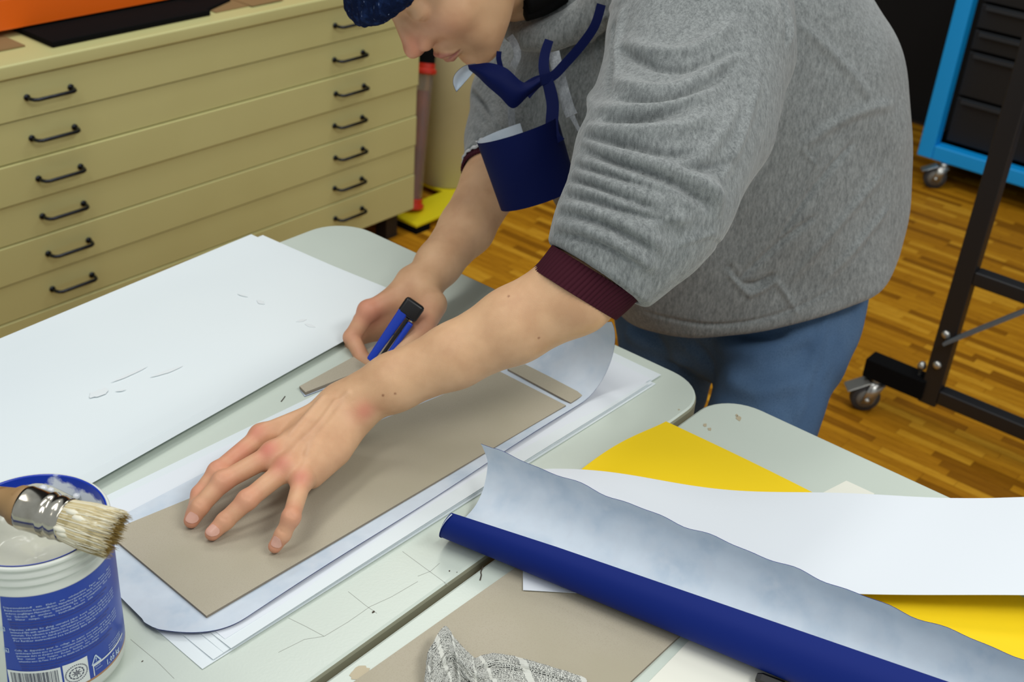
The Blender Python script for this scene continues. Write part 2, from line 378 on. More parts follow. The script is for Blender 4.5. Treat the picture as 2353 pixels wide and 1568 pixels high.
# black wheeled stand on the right
SX, SY = 2.335, .645
st = empty('wheeled_stand', (SX, SY, 0)); tag(st, 'black metal stand on castors with a grey diagonal brace at right', 'stand')
box_obj('post', (SX-.017, SY-.02, .075), (SX+.017, SY+.02, 1.6), M['black'], st, .003)
k = MB(); k.box((SX-.017, -.25, .085), (SX+.017, SY-.02, .118)); k.build('bottom_rail', M['black'], st, bevel=.003)
k = MB(); k.box((SX-.017, -.25, .375), (SX+.017, SY-.02, .405)); k.build('middle_rail', M['black'], st, bevel=.003)
k = MB(); k.box((SX-.024, SY+.012, .082), (SX+.024, SY+.150, .128)); k.build('foot_sleeve', M['blackm'], st, bevel=.003)
k = MB(); k.bar((SX-.022, SY-.005, .235), (SX-.022, SY-.24, .47), .006, .030, up=(1, 0, 0)); k.build('brace', M['rack_grey'], st)
for zz in (.25, .175):
    k = MB(); k.lathe((SX-.017, SY, zz), [(0,.007),(.005,.0065),(.009,.003),(.0095,0)], 16, (-1, 0, 0)); k.build('bolt', M['zinc'], st, smooth=True)
k = MB(); k.lathe((SX, SY+.035, .127), [(.0035,0),(.0035,.018),(.009,.018),(.010,.024),(.006,.032),(0,.033)], 16); k.build('bolt', M['zinc'], st, smooth=True)
def castor(name, x, y, ztop, r, parent, ang=0):
    def rp(q): c, s = math.cos(ang), math.sin(ang); return (x+q[0]*c-q[1]*s, y+q[0]*s+q[1]*c, q[2])
    root = empty(name, (x, y, 0)); root.parent = parent; root.matrix_parent_inverse = Matrix.Translation(-parent.location)
    def sub(nm, mb, m, bevel=0): mb.V = [rp(v) for v in mb.V]; o = mb.build(nm, m, root, smooth=bevel == 0, bevel=bevel); return o
    k = MB(); k.lathe((-.018, 0.011, r), [(0,0),(r*.72,0),(r*.95,.0),(r,-.004),(r,-.018),(r*.95,-.022),(0,-.022)], 32, (0, 1, 0)); sub('wheel', k, M['tyre'])
    k = MB(); k.lathe((-.018, 0.0125, r), [(0,0),(r*.6,0),(r*.66,-.002),(r*.66,-.024),(0,-.025)], 24, (0, 1, 0)); sub('hub', k, M['hub'])
    k = MB()
    for yy in (-.017, .017):
        k.add([(-.03,yy-.001,r-.008),(-.006,yy-.001,r-.01),(.014,yy-.001,ztop-.012),(-.018,yy-.001,ztop-.012),(-.03,yy+.001,r-.008),(-.006,yy+.001,r-.01),(.014,yy+.001,ztop-.012),(-.018,yy+.001,ztop-.012)], [(0,3,2,1),(4,5,6,7),(0,1,5,4),(1,2,6,5),(2,3,7,6),(3,0,4,7)])
    k.box((-.018,-.018,ztop-.014),(.016,.018,ztop-.011)); k.lathe((0,0,ztop-.012),[(.012,0),(.012,.012)],16,cap=True); k.lathe((-.018,.02,r),[(0,.002),(.005,.002),(.005,-.044),(0,-.044)],12,(0,1,0))
    sub('fork', k, M['zinc'])
    k = MB(); k.add([(-.066,-.02,ztop-.03),(-.062,-.02,ztop-.027),(-.02,-.019,ztop-.006),(-.02,-.019,ztop-.009),(-.066,.02,ztop-.03),(-.062,.02,ztop-.027),(-.02,.019,ztop-.006),(-.02,.019,ztop-.009)], [(0,1,2,3),(7,6,5,4),(0,4,5,1),(1,5,6,2),(2,6,7,3),(3,7,4,0)]); sub('brake_pedal', k, M['zinc'], .001)
    bpy.context.view_layer.update(); adopt(root)
    return root
adopt(st)
castor('castor', SX-.005, SY+.120, .083, .033, st, math.radians(-50))
# blue framed trolley with black drawers
BX = 3.72
tr = empty('drawer_trolley', (BX+.2, .9, 0)); tag(tr, 'black drawer trolley in a bright blue steel frame on castors', 'trolley')
k = MB(); w_ = .05
k.box((BX, 1.235, .085), (BX+w_, 1.285, 1.4)); k.build('post', M['steelblue'], tr, bevel=.004)
k = MB(); k.box((BX, .25, .085), (BX+w_, 1.235, .132)); k.build('bottom_rail', M['steelblue'], tr, bevel=.004)
k = MB(); k.box((BX+.05, .25, .085), (BX+.42, 1.28, .12)); k.build('shelf', M['blackm'], tr)
k = MB(); k.box((BX, .2, .085), (BX+w_, .25, 1.4)); k.build('post', M['steelblue'], tr, bevel=.004)
zs = [.14, .292, .438, .505, .585, .68, .80, .95]
for a_, b_ in zip(zs[:-1], zs[1:]):
    k = MB(); k.box((BX+.045, .27, a_+.004), (BX+.4, 1.22, b_-.004)); d = k.build('drawer', M['drawer_blk'], tr, bevel=.003)
    k = MB(); k.box((BX+.03, .30, b_-.017), (BX+.045, 1.20, b_-.006)); k.build('pull_lip', M['drawer_strip'], d)
adopt(tr)
castor('castor', BX-.0, 1.19, .085, .036, tr, math.radians(-60))
castor('castor', BX+.02, .32, .085, .036, tr, math.radians(-60))

# ================================================================== PAPERS ON THE BACK TABLE
def rect_sheet(name, A, B, width, z, mats, label, group=None, zf=None, th=.00035, nu=30, nv=10, dirn=None, cat='paper sheet'):
    A = np.array([A[0], A[1], z]); B = np.array([B[0], B[1], z]); t = nrm(B-A); n = np.array([-t[1], t[0], 0])
    G = bilerp_sheet(A, B, B+n*width, A+n*width, nu, nv, zf or (lambda u, v: 0))
    o = grid_sheet(name, G, th, mats); tag(o, label, cat, group); return o
g1 = 'large white sheets at the back of the table'
# sheets on the table's far half (bottom to top)
def lift(amt, p=3, q=0): return lambda u, v: amt*max(0, 1-v*5)**2*(.35+.65*math.sin(math.pi*min(1, u*1.1)))+q*math.sin(u*9+v*3)
rect_sheet('paper_sheet', px(-350,1385,.741), px(935,697,.741), .272, .7413, [M['paper']], 'lowest of the large white sheets, its far corner peeping out behind the top one', g1, lift(.0015))
rect_sheet('paper_sheet', px(-330,1380,.742), px(950,693,.742), .262, .7423, [M['paper']], 'middle one of the large white sheets, its near edge parted from the one above', g1, lift(.004))
A, B = px(-340,1439,.7445), px(963,691,.7445)
o = rect_sheet('paper_sheet', A, B, .252, .7438, [M['paper']], 'topmost large white sheet at the back with wet glue traces', g1, lift(.0065, q=.0006), nu=60, nv=16)
for (x0, y0, x1, y1, wd) in ((255,880,340,843,.0016),(265,900,290,896,.0012),(345,868,420,842,.0022),(590,690,608,700,.003),(680,740,705,735,.002),(700,745,725,753,.0025),(545,676,570,683,.0012)):
    a, b = px(x0, y0, .7446), px(x1, y1, .7446); t = nrm(b-a); nn = np.array([-t[1], t[0], 0]); pts = [a+(b-a)*s+nn*wd*math.sin(math.pi*s)*(1+.4*random.random()) for s in np.linspace(0, 1, 8)]+[b+(a-b)*s-nn*wd*math.sin(math.pi*s)*(1+.4*random.random()) for s in np.linspace(.1, .9, 7)]
    decal('glue_trace', pts, M['wet'], o, .7447, .0004)
q = px(228, 903, .7446); decal('glue_trace', blob(q[0], q[1], .010, .006, 20, .35), M['wet'], o, .7447, .0003)

# stack under the blue paper (bottom to top)
g2 = 'white sheets stacked under the blue paper'
ww = ((465,1539,1507,883,.238,.7405,'lowest white sheet of the stack under the blue paper, near corner furthest out'),
      ((490),(1518),1519,863,.232,.7413,'white sheet second from the bottom of the stack under the blue paper'),
      (514,1501,1500,880,.226,.7421,'white sheet third from the bottom of the stack under the blue paper'),
      (531,1493,1490,884,.220,.7428,'narrow white sheet just below the top one of the stack under the blue paper'),
      (517,1470,1496,872,.214,.7436,'top white sheet of the stack directly below the blue paper, near corner set back'))
for i, (a, b, c, d, wd, z, lab) in enumerate(ww):
    rect_sheet('paper_sheet', px(a, b, z), px(c, d, z), wd, z, [M['paper'] if i < 4 else M['paper2']], lab, g2, lift(.0016+.0005*i) if i in (1, 3) else lift(.0008))
# blue covering paper, pale side up, right end curling up
zB = .7446
def cover_paper():
    y0, y1 = .6045, .787
    G = []; nu, nv = 240, 40
    for i in range(nu):
        u = i/(nu-1); row = []
        for j in range(nv):
            v = j/(nv-1)
            y = y0+(y1-y0)*v
            xs = .397+.015*v-.0*v; xe = .915
            curl_len = .118-.045*min(1, v*2.2)-.035*v
            S = (xe-xs)+curl_len; s = u*S
            if s <= xe-xs:
                x = xs+s; z = zB
            else:
                q_ = s-(xe-xs); R_ = .052+.01*v; a = q_/R_; x = xe+R_*math.sin(a); z = zB+R_*(1-math.cos(a))
            # rounded near left corner and drooping edge
            if u < .10:
                k_ = (1-u/.10); y = y+max(0, (1-v*3))*.040*k_**2.2*(1)
                x = x+max(0, (1-v*4))*.006*k_**2
            z += .0035*max(0, 1-v*9)*(.4+.6*math.sin(u*7)**2)*(1 if u < .8 else 1)
            row.append((x, y, z))
        G.append(row)
    return G
o = grid_sheet('covering_paper', cover_paper(), .0004, [M['pale'], M['navy'], M['navy']]); tag(o, 'blue covering paper lying pale side up under the grey board, its right end curling upward', 'paper sheet')
# grey boards
def slab(name, pts, z0, th, mats, label, cat='board', parent=None):
    n = len(pts); V = [(p[0], p[1], z0) for p in pts]+[(p[0], p[1], z0+th) for p in pts]
    o = pydata(name, V, [tuple(range(n))[::-1], tuple(range(n, 2*n))]+[(i, (i+1) % n, n+(i+1) % n, n+i) for i in range(n)], mats, parent, False, [0, 0]+[1]*n)
    if label: tag(o, label, cat)
    return o
bz = .7452
slab('cover_board', [px(475,1421,bz), px(1300,936,bz), px(1148,858,bz), (.4425,.7735,0)], bz, .0024, [M['board'], M['board_edge']], 'large grey bookbinding board pressed flat by the left hand')
slab('spine_board', [px(1311,930,bz), px(1341,911,bz), px(1208,841,bz), px(1166,852,bz)], bz, .0022, [M['board'], M['board_edge']], 'narrow grey board strip at the right end of the large grey board')
slab('board_offcut', [px(702,903,.744), px(723,.8,.744) if False else (.9,.8,0), (.93,.80,0), (.93,.846,0), px(822,815,.744), px(688,889,.744)][:1]+[(.93,.799,0), (.93,.849,0), px(688,889,.744)], .7412, .0035, [M['board'], M['board_edge']], 'small grey board under the hand that holds the blue knife')
slab('paper_strip', [px(700,912,.7404), (.935,.792,0), (.935,.846,0), px(690,898,.7404)], .7402, .0006, [M['pale'], M['navy']], 'strip of blue paper lying pale side up beneath the small grey board', 'paper strip')
def sliver(pts, label, z=TT+.0006, r=.0005):
    k = MB(); k.tube(catmull([px(a, b, z) for a, b in pts], 12), r, 6); tag(k.build('paper_sliver', M['dust'], smooth=True), label, 'scrap')
sliver(((646,923),(650,918),(655,911)), 'tiny dark paper sliver on the table beside the left wrist')
sliver(((1103,1334),(1106,1322),(1105,1315),(1110,1302)), 'thin dark thread on the near table left of the blue trough')

# ================================================================== NEAR TABLE
yy = PL
slab('base_board', [(.30,.4985,0), px(1180,1311,.741), (.78,.4885,0), (.78,.336,0), px(1555,1470,.741), (.30,.3365,0)], .7402, .0024, [M['board'], M['board_edge']], 'large grey board on the near table under the crumpled newspaper')
slab('cream_card', [px(1580,1476,.741), px(1440,1620,.741), px(1800,1700,.741), px(2100,1600,.741), (.90,.20,0), (.90,.325,0)], .7402, .0008, [M['cream'], M['cream']], 'cream sheet on the near table to the right of the grey board', 'paper sheet')
slab('cream_card', [px(1945,1105,.741), px(1890,1133,.741), px(1940,1200,.741), px(2010,1135,.741)], .7402, .0008, [M['cream'], M['cream']], 'cream card corner peeping out behind the long white sheet', 'paper sheet')
# yellow card
G = []
for i in range(40):
    u = i/39; row = []
    for j in range(60):
        v = j/59; x = .957-.205*u; y = .522-.56*v+.008*u
        z = .7435+.012*math.sin(math.pi*min(1, u*1.0))**1.3*(1-v)**2+.0015*math.sin(v*8)
        row.append((x, y, z))
    G.append(row)
tag(grid_sheet('yellow_card', G, .0005, [M['yellow']], flip=False), 'bright yellow card on the near table under the long white sheet', 'card')
# long white sheet, wavy, running on under the trough
G = []
a0 = np.array([.762, .560]); t = np.array([.64, -.768]); nn = np.array([t[1], -t[0]]); Lw = .74
sm = lambda x: (lambda q: q*q*(3-2*q))(min(1, max(0, x)))
for i in range(120):
    u = i/119; row = []
    for j in range(34):
        v = j/33; p = a0+t*Lw*u+nn*(.150*v)
        lip = .728+(.57-p[1])*.17; h = sm((p[0]-lip)/.045)
        z = .7442+h*(.0135+.0085*v+.0055*math.sin(u*10.5+.9)*(1-.6*v)+.003*math.sin(u*19+v*2)*(1-v)+.004*v*math.sin(u*8+2.2)+max(0, (u-.62))*0.02)
        row.append((p[0], p[1], z))
    G.append(row)
tag(grid_sheet('long_paper_sheet', G, .0004, [M['paper2']], flip=False), 'long wavy white sheet over the yellow card, hanging past the table edge', 'paper sheet')
# blue trough
pa = [(.645,.777),(.639,.771),(.636,.762),(.638,.752),(.646,.7455),(.660,.7440),(.680,.7440),(.698,.747),(.711,.757),(.7185,.772),(.7215,.786),(.7205,.800)]
pb = [(.760,.792),(.745,.783),(.735,.770),(.731,.757),(.737,.748),(.752,.7455),(.772,.7455),(.790,.749),(.802,.758),(.808,.772),(.810,.786),(.806,.800)]
qa, qb = catmull(pa, 44), catmull(pb, 44)
G = []
for i in range(110):
    y = .566-.62*i/109; s = (.57-y)/.47; row = []
    for j in range(44):
        q = qa[j]*(1-s)+qb[j]*s; v = j/43
        wv = (.0012*math.sin(y*95)+.0008*math.sin(y*160+1))*max(0, (v-.8)*5)
        yoff = (-.008*(1-v)+(.006 if v > .9 else 0)*(v-.9)*10) if i == 0 else 0
        row.append((q[0], y+yoff+.02*(v-.5)*(1-min(1, i/20)), q[1]+wv))
    G.append(row)
G = np.array(G); G[:, :, 2] += .0024
tag(grid_sheet('blue_paper_trough', G, .0005, [M['pale'], M['navy'], M['navy']], flip=False), 'long dark blue paper curled into a trough with pale inside across both tables', 'paper roll')
# marker under the trough
k = MB(); A = px(1738,1556,.747); B = px(1850,1600,.747); t = nrm(B-A)
mk = empty('marker_pen', A); tag(mk, 'black pen end poking out under the blue trough at the bottom edge', 'pen')
k.lathe(A, [(0,0),(.0035,0),(.0052,.004),(.0052,.022),(0,.022)], 6, t); k.build('cap', M['black'], mk)
k = MB(); k.lathe(A, [(0,.0225),(.0048,.0225),(.0048,.10),(0,.10)], 6, t); k.build('barrel', M['yellow'], mk); adopt(mk)
# crumpled newspaper
def newsprint():
    m = bpy.data.materials.new('newsprint'); m.use_nodes = True; nt = m.node_tree; b = nt.nodes['Principled BSDF']; b.inputs['Roughness'].default_value = .85
    N = lambda t: nt.nodes.new(t); uv = N('ShaderNodeUVMap'); sep = N('ShaderNodeSeparateXYZ'); nt.links.new(uv.outputs[0], sep.inputs[0])
    def mth(op, a, b_=None, c=None):
        n = N('ShaderNodeMath'); n.operation = op
        for i, v in enumerate((a, b_, c)):
            if v is None: continue
            if isinstance(v, (int, float)): n.inputs[i].default_value = v
            else: nt.links.new(v, n.inputs[i])
        return n.outputs[0]
    row = mth('FRACT', mth('MULTIPLY', sep.outputs[1], 62.0)); inrow = mth('LESS_THAN', row, .6)
    colf = mth('FRACT', mth('MULTIPLY', sep.outputs[0], 7.0)); incol = mth('LESS_THAN', colf, .86)
    cb = N('ShaderNodeCombineXYZ'); nt.links.new(mth('MULTIPLY', sep.outputs[0], 260.0), cb.inputs[0]); nt.links.new(mth('FLOOR', mth('MULTIPLY', sep.outputs[1], 62.0)), cb.inputs[1])
    wn = N('ShaderNodeTexNoise'); wn.inputs['Scale'].default_value = 1.0; wn.inputs['Detail'].default_value = 0; nt.links.new(cb.outputs[0], wn.inputs['Vector'])
    ink = mth('GREATER_THAN', wn.outputs[0], .47)
    tot = mth('MULTIPLY', mth('MULTIPLY', inrow, incol), ink)
    mx = N('ShaderNodeMix'); mx.data_type = 'RGBA'; nt.links.new(mth('MULTIPLY', tot, .95), mx.inputs[0]); mx.inputs[6].default_value = (*srgb(203,204,196), 1); mx.inputs[7].default_value = (*srgb(40,42,42), 1)
    nt.links.new(mx.outputs[2], b.inputs['Base Color']); return m
NEWS = newsprint()
def crumple(outline_px, lift_, seed, name, label, n=34):
    r = np.random.default_rng(seed)
    # outline as left/right polylines in the picture's ground positions
    (La, Lb) = outline_px
    La = catmull([px(*p[:2], .744+p[2]) for p in La], n); Lb = catmull([px(*p[:2], .744+p[2]) for p in Lb], n)
    G = np.zeros((n, n, 3))
    for i in range(n):
        for j in range(n): G[i, j] = La[i]*(1-j/(n-1))+Lb[i]*j/(n-1)
    pts = r.random((26, 2)); dr = r.normal(size=(26, 3)); hh = r.normal(size=26)*lift_
    for i in range(n):
        for j in range(n):
            d = np.hypot(pts[:, 0]-i/(n-1), pts[:, 1]-j/(n-1)); o_ = np.argsort(d)[:2]
            rdg = abs(d[o_[0]]-d[o_[1]])
            e = min(1, 6*min(i, j, n-1-i, n-1-j)/(n-1)+.25)
            G[i, j, 2] += e*(lift_*1.2+hh[o_[0]]*.8*(1-math.exp(-rdg*9))-lift_*.9*math.exp(-rdg*16))
            G[i, j, :2] += r.normal(size=2)*.0003
            G[i, j, 2] = max(G[i, j, 2], .7437)
    o = grid_sheet(name, G, .0002, [NEWS], smooth=False)
    uv = o.data.uv_layers.new(name='UVMap'); nn_ = n*n
    co = np.array([[(k % nn_)//n/(n-1), (k % nn_) % n/(n-1)] for k in range(2*nn_)])
    li = np.zeros(len(o.data.loops), int); o.data.loops.foreach_get('vertex_index', li); uv.data.foreach_set('uv', co[li].ravel())
    return o
nw = crumple([((970,1600,0),(978,1545,.004),(985,1500,.012),(1021,1441,.016),(1045,1470,.014),(1085,1510,.006),(1090,1515,.002),(1140,1503,.003),(1230,1525,.003),(1345,1562,.0)), ((985,1680,0),(1005,1640,.0),(1030,1600,0),(1050,1590,.0),(1065,1600,.0),(1100,1640,0),(1150,1640,0),(1200,1650,0),(1300,1650,0),(1370,1640,0))], .0055, 3, 'crumpled_newspaper', '', 60)
tag(nw, 'crumpled piece of newspaper on the grey board at the bottom edge', 'newspaper')

# ================================================================== GLUE POT
CC = np.array([.3326, .6822]); CR = .0543; FD = np.array([-.438, -.899]); SD = np.array([.899, -.438])
gp = empty('glue_pot', (CC[0], CC[1], TT)); tag(gp, 'round white plastic glue pot with a blue printed label at lower left', 'pot')
plast = mat('white_plastic', srgb(212,216,208), .38, spec=.5, Subsurface_Weight=.0)
k = MB(); z0 = TT+.0005
k.lathe((CC[0], CC[1], 0), [(0,z0+.002),(.049,z0),(.0525,z0+.002),(CR,z0+.007),(CR,.8555),(.0535,.858),(.0535,.861),(.0552,.862),(.0557,.8635),(.0540,.865),(.0540,.868),(.0552,.869),(.0556,.8705),(.0538,.872),(.0538,.8745),(.0550,.8755),(.0552,.8775),(.0540,.8788),(.0528,.8786),(.0521,.877),(.0518,.873),(.0515,.80),(.0512,.760),(0,.760)], 96)
k.build('pot_body', plast, gp, smooth=True)
inn = bpy.data.materials.new('blue_inner_wall_with_glue'); inn.use_nodes = True; nt = inn.node_tree; b = nt.nodes['Principled BSDF']; b.inputs['Roughness'].default_value = .3
tc = nt.nodes.new('ShaderNodeTexCoord'); nz = nt.nodes.new('ShaderNodeTexNoise'); nz.inputs['Scale'].default_value = 55; nz.inputs['Detail'].default_value = 5; nt.links.new(tc.outputs['Object'], nz.inputs['Vector'])
sp = nt.nodes.new('ShaderNodeSeparateXYZ'); nt.links.new(tc.outputs['Object'], sp.inputs[0])
mr = nt.nodes.new('ShaderNodeMapRange'); mr.inputs[1].default_value = .878; mr.inputs[2].default_value = .862; mr.inputs[3].default_value = -.22; mr.inputs[4].default_value = .22; nt.links.new(sp.outputs[2], mr.inputs[0])
ad = nt.nodes.new('ShaderNodeMath'); nt.links.new(nz.outputs[0], ad.inputs[0]); nt.links.new(mr.outputs[0], ad.inputs[1])
rp = nt.nodes.new('ShaderNodeMapRange'); rp.inputs[1].default_value = .42; rp.inputs[2].default_value = .54; nt.links.new(ad.outputs[0], rp.inputs[0])
mx = nt.nodes.new('ShaderNodeMix'); mx.data_type = 'RGBA'; mx.inputs[6].default_value = (*srgb(10,52,170), 1); mx.inputs[7].default_value = (*srgb(214,222,232), 1); nt.links.new(rp.outputs[0], mx.inputs[0]); nt.links.new(mx.outputs[2], b.inputs['Base Color'])
k = MB(); k.lathe((CC[0], CC[1], 0), [(.0508,.835),(.0513,.8780),(.0522,.8793),(.0527,.8791)], 96); k.build('inner_liner', inn, gp, smooth=True)
glue = mat('wet_white_glue', srgb(216,216,198), .18, spec=.6, bump=[(35,.6,.004,ONE)])
gl = []
for i in range(26):
    row = []
    for j in range(72):
        a = 2*math.pi*j/71; r = .0506*i/25
        z = .842+.0035*math.sin(a*3+i*.2)*(i/25)+(.025*max(0, math.cos(a-math.radians(58)))**1.1)*(max(0, i/25-.6)/.4)**1.3+.002*math.sin(a*7+1)*(i/25)**3
        row.append((CC[0]+r*math.cos(a), CC[1]+r*math.sin(a), z))
    gl.append(row)
grid_sheet('glue', gl, .0004, [glue], gp, flip=False)
k = MB()
for (a, z, r) in ((50,.868,.0035),(44,.866,.003),(75,.866,.004),(98,.867,.003),(110,.868,.002),(20,.864,.003),(60,.863,.004)):
    a = math.radians(a); c = (CC[0]+.0495*math.cos(a), CC[1]+.0495*math.sin(a), z)
    k.lathe(np.array(c)-np.array((0, 0, r*.8)), [(0,0),(r*.7,r*.2),(r,r*.8),(r*.75,r*1.4),(0,r*1.7)], 12)
k.build('glue_drips', mat('thick_glue', srgb(226,230,234), .2, spec=.6), gp, smooth=True)
def cyl(ph, z, r=CR+.0004):
    ph = math.radians(ph); p = CC+r*(math.cos(ph)*FD+math.sin(ph)*SD); return (p[0], p[1], z)
def cpatch(ph0, ph1, z0, z1, r=CR+.0004, n=40, zl=None):
    k = MB(); V = [];
    for i in range(n+1):
        ph = ph0+(ph1-ph0)*i/n; V += [cyl(ph, z0, r), cyl(ph, z1, r)]
    k.add(V, [(2*i, 2*i+2, 2*i+3, 2*i+1) for i in range(n)]); return k
lab_blue = mat('label_blue', srgb(16,58,158), .32, spec=.5); ink_w = mat('label_white_print', srgb(196,214,232), .4); ink_r = mat('label_maroon_print', srgb(62,50,100), .4); lab_w = mat('label_white', srgb(222,226,224), .4); ink_k = mat('label_dark_print', srgb(28,34,70), .5); lab_cu = mat('label_copper_line', srgb(170,124,84), .4)
k = MB(); V = []; n = 90
for i in range(n+1):
    ph = -31+(205+31)*i/n; phb = -39.5+(205+39.5)*i/n; V += [cyl(phb, .7565, CR+.0003), cyl(ph, .8525, CR+.0003)]
k.add(V, [(2*i, 2*i+2, 2*i+3, 2*i+1) for i in range(n)]); k.build('label', lab_blue, gp, smooth=True)
c_ = cpatch(-39.5, 205, .7545, .7565, CR+.0003); c_.build('label_line', lab_cu, gp, smooth=True)
def text_verts(s, bold=False):
    cu = bpy.data.curves.new('t', 'FONT'); cu.body = s; cu.resolution_u = 1; cu.size = 1
    if bold: cu.offset = .018
    ob_ = bpy.data.objects.new('t', cu); me = ob_.to_mesh(); V = np.array([v.co[:] for v in me.vertices]); Fc = [tuple(p.vertices) for p in me.polygons]; ob_.to_mesh_clear(); bpy.data.objects.remove(ob_); bpy.data.curves.remove(cu); return V, Fc
def put_text(mb, s, ph0, ph1, z, h, slant=0, bold=False, r=CR+.0006, x0=0, justify=True):
    V, Fc = text_verts(s, bold)
    if not len(V): return
    w_ = V[:, 0].max(); full = math.radians(ph1-ph0)*r
    sx = full/w_ if justify else h
    out = [cyl(ph0+math.degrees(v[0]*sx/r), z+v[1]*h+slant*(v[0]/w_), r) for v in V]
    mb.add(out, Fc)
W = MB(); Rd = MB()
blocks = ((.8445, -30, ["Dispersionsklebstoff    zum    Kleben    von    unbehandelten    Papier,    Karton,    Pappe", "Buntbeschichteten Kunststofffolien, Naturfasergeweben, Holz, Stoffen und weiteren", "anderen saugfähigen Materialien. Gebrauchsfertig für die manuelle Verarbeitung mit Pinsel", "Vor   Gebrauch   gut   umrühren.   Stärkehaltig,   frei   von   Lösungsmitteln.   Pinsel   nach"], "mit    Wasser    reinigen.    Weitere    Verarbeitungshinweise    siehe"),
          (.8238, -28.5, ["Dispersion  adhesive  for  gluing  untreated  paper,  board,  carton,  cardboard  or  paper", "laminated film with synthetic fibres, natural fibres, wood, chipboard, hardboard or other", "materials. The adhesive is adjusted for manual processing with brush. Stir the product", "appropriately before use. Starch product, solvent free. Clean brush with water after use."], "For further instructions see technical data sheet."),
          (.8035, -27.5, ["Colle  de  dispersion  pour  le  collage  de  papier  non-traité,  carton,  bois,  papier", "synthétique laminé avec de tissus, matériaux naturels, bois, panneaux de fibres ou autres", "panneaux durs et d'autres matériaux absorbants. La colle est prête à l'emploi manuel", "Bien   remuer   avant   l'emploi.   Produit   féculent,   sans   solvant.   Nettoyer   le   pinceau"], "ustensiles avec de l'eau. Pour plus de détails voir la fiche technique"))
for z, pl, lines, last in blocks:
    for i, s in enumerate(lines): put_text(W, s, pl+i*.4, 60, z-.0026-i*.0027, .0024)
    put_text(W, last, pl+1.7, 36, z-.0026-4*.0027, .0024)
    for i, e in enumerate((52, 48, 2)):
        put_text(Rd, ("Enthält Konservierungsmittel kann allergische Reaktionen hervorrufen Sicherheitsdatenblatt auf Anfrage" if i < 2 else "Kühl und frostfrei lagern"), pl+2+i*.4, e, z-.0026-(5+i)*.0027, .0022)
W.build('label_text', ink_w, gp); Rd.build('label_small_text', ink_r, gp)
# language boxes
K = MB()
for z, s in ((.8208, 'EN'), (.800, 'FR'), (.8412, 'DE')):
    for (a0_, a1_, b0_, b1_) in ((-36.5,-32,z-.0014,z-.0010),(-36.5,-32,z+.0022,z+.0026),(-36.5,-36.1,z-.0014,z+.0026),(-32.4,-32,z-.0014,z+.0026)): 
        q = cpatch(a0_, a1_, b0_, b1_, CR+.0005, 3); K.add(q.V, q.F)
    put_text(K, s, -35.6, -33, z-.0006, .0026, bold=True)
K.build('language_tags', ink_w, gp); K = MB()
# warning triangle with !
def tri_line(p, q, wd=.0005):
    a, b = np.array(p, float), np.array(q, float); sc_ = math.degrees(1/CR); m_ = np.array([1/sc_, 1]); t = nrm((b-a)*m_); n_ = np.array([-t[1], t[0]])*wd/m_
    V = [cyl(*(a+n_)), cyl(*(a-n_)), cyl(*(b-n_)), cyl(*(b+n_))]; V = [cyl(*(a+n_), CR+.0006), cyl(*(a-n_), CR+.0006), cyl(*(b-n_), CR+.0006), cyl(*(b+n_), CR+.0006)]; K.add(V, [(0, 1, 2, 3)])
T3 = [(31, .7770), (27, .7690), (35.5, .7690)]
for i in range(3): tri_line(T3[i], T3[(i+1) % 3])
tri_line((31.2,.7742), (31.2,.7722), .0004); tri_line((31.2,.7714), (31.2,.7708), .0004)
K.build('warning_triangle', ink_w, gp); K = MB()
put_text(K, '1,05 kg', 40, 58, .7588, .0075, bold=True)
for i, s in enumerate(('Vor Frost schützen', 'Protect from freezing', 'Protéger du gel')): put_text(K, s, 45, 62, .7745-i*.0024, .0022)
put_text(K, 'Inhalt', 29.5, 34.5, .7648, .0022); put_text(K, 'Contents', 29.5, 36, .7620, .0022); put_text(K, 'REF', 62, 66, .7640, .002)
K.build('weight_text', ink_w, gp)
K = MB()
for (ph0, ph1, z_) in ((28, 68, .7685),): q = cpatch(ph0, ph1, .7668, .7684, CR+.0005); K.add(q.V, q.F)
q = cpatch(27.6, 28.4, .7575, .7684, CR+.0005, 3); K.add(q.V, q.F)
q = cpatch(-36.5, 3, .7568, .7808, CR+.0005); K.add(q.V, q.F); q = cpatch(4.5, 24, .7568, .7812, CR+.0005); K.add(q.V, q.F)
K.build('label_panels', lab_w, gp, smooth=True)
K = MB(); a = -34.; r_ = random.Random(5)
while a < 1.0:
    wd = r_.choice((.25, .25, .5, .75)); q = cpatch(a, min(a+wd, 1.2), .7568, .779, CR+.0007, 2); K.add(q.V, q.F); a += wd+r_.choice((.3, .3, .55, .8))
# round emblem: ring of dashes, inner star, ring of letters
def dash(phc, zc, rad, ang, dl, wd):
    s_ = math.degrees(1/CR); c = np.array([rad*math.cos(ang), rad*math.sin(ang)]); t = np.array([-math.sin(ang), math.cos(ang)])*dl/2; n_ = np.array([math.cos(ang), math.sin(ang)])*wd/2
    K.add([cyl(phc+(c+a_*t+b_*n_)[0]*s_, zc+(c+a_*t+b_*n_)[1], CR+.0007) for a_, b_ in ((-1,-1),(1,-1),(1,1),(-1,1))], [(0, 1, 2, 3)])
for i in range(12): dash(14.2, .7695, .0052, i*math.pi/6, .0021, .0009)
for i in range(8): dash(14.2, .7695, .0026, i*math.pi/4, .0006, .0022)
for i in range(8): dash(14.2, .7695, .0012, i*math.pi/4+.39, .0004, .0016)
for i in range(34): dash(14.2, .7695, .0080, i*2*math.pi/34, .0009, .0009)
K.build('label_barcode_and_emblem', ink_k, gp)
adopt(gp)

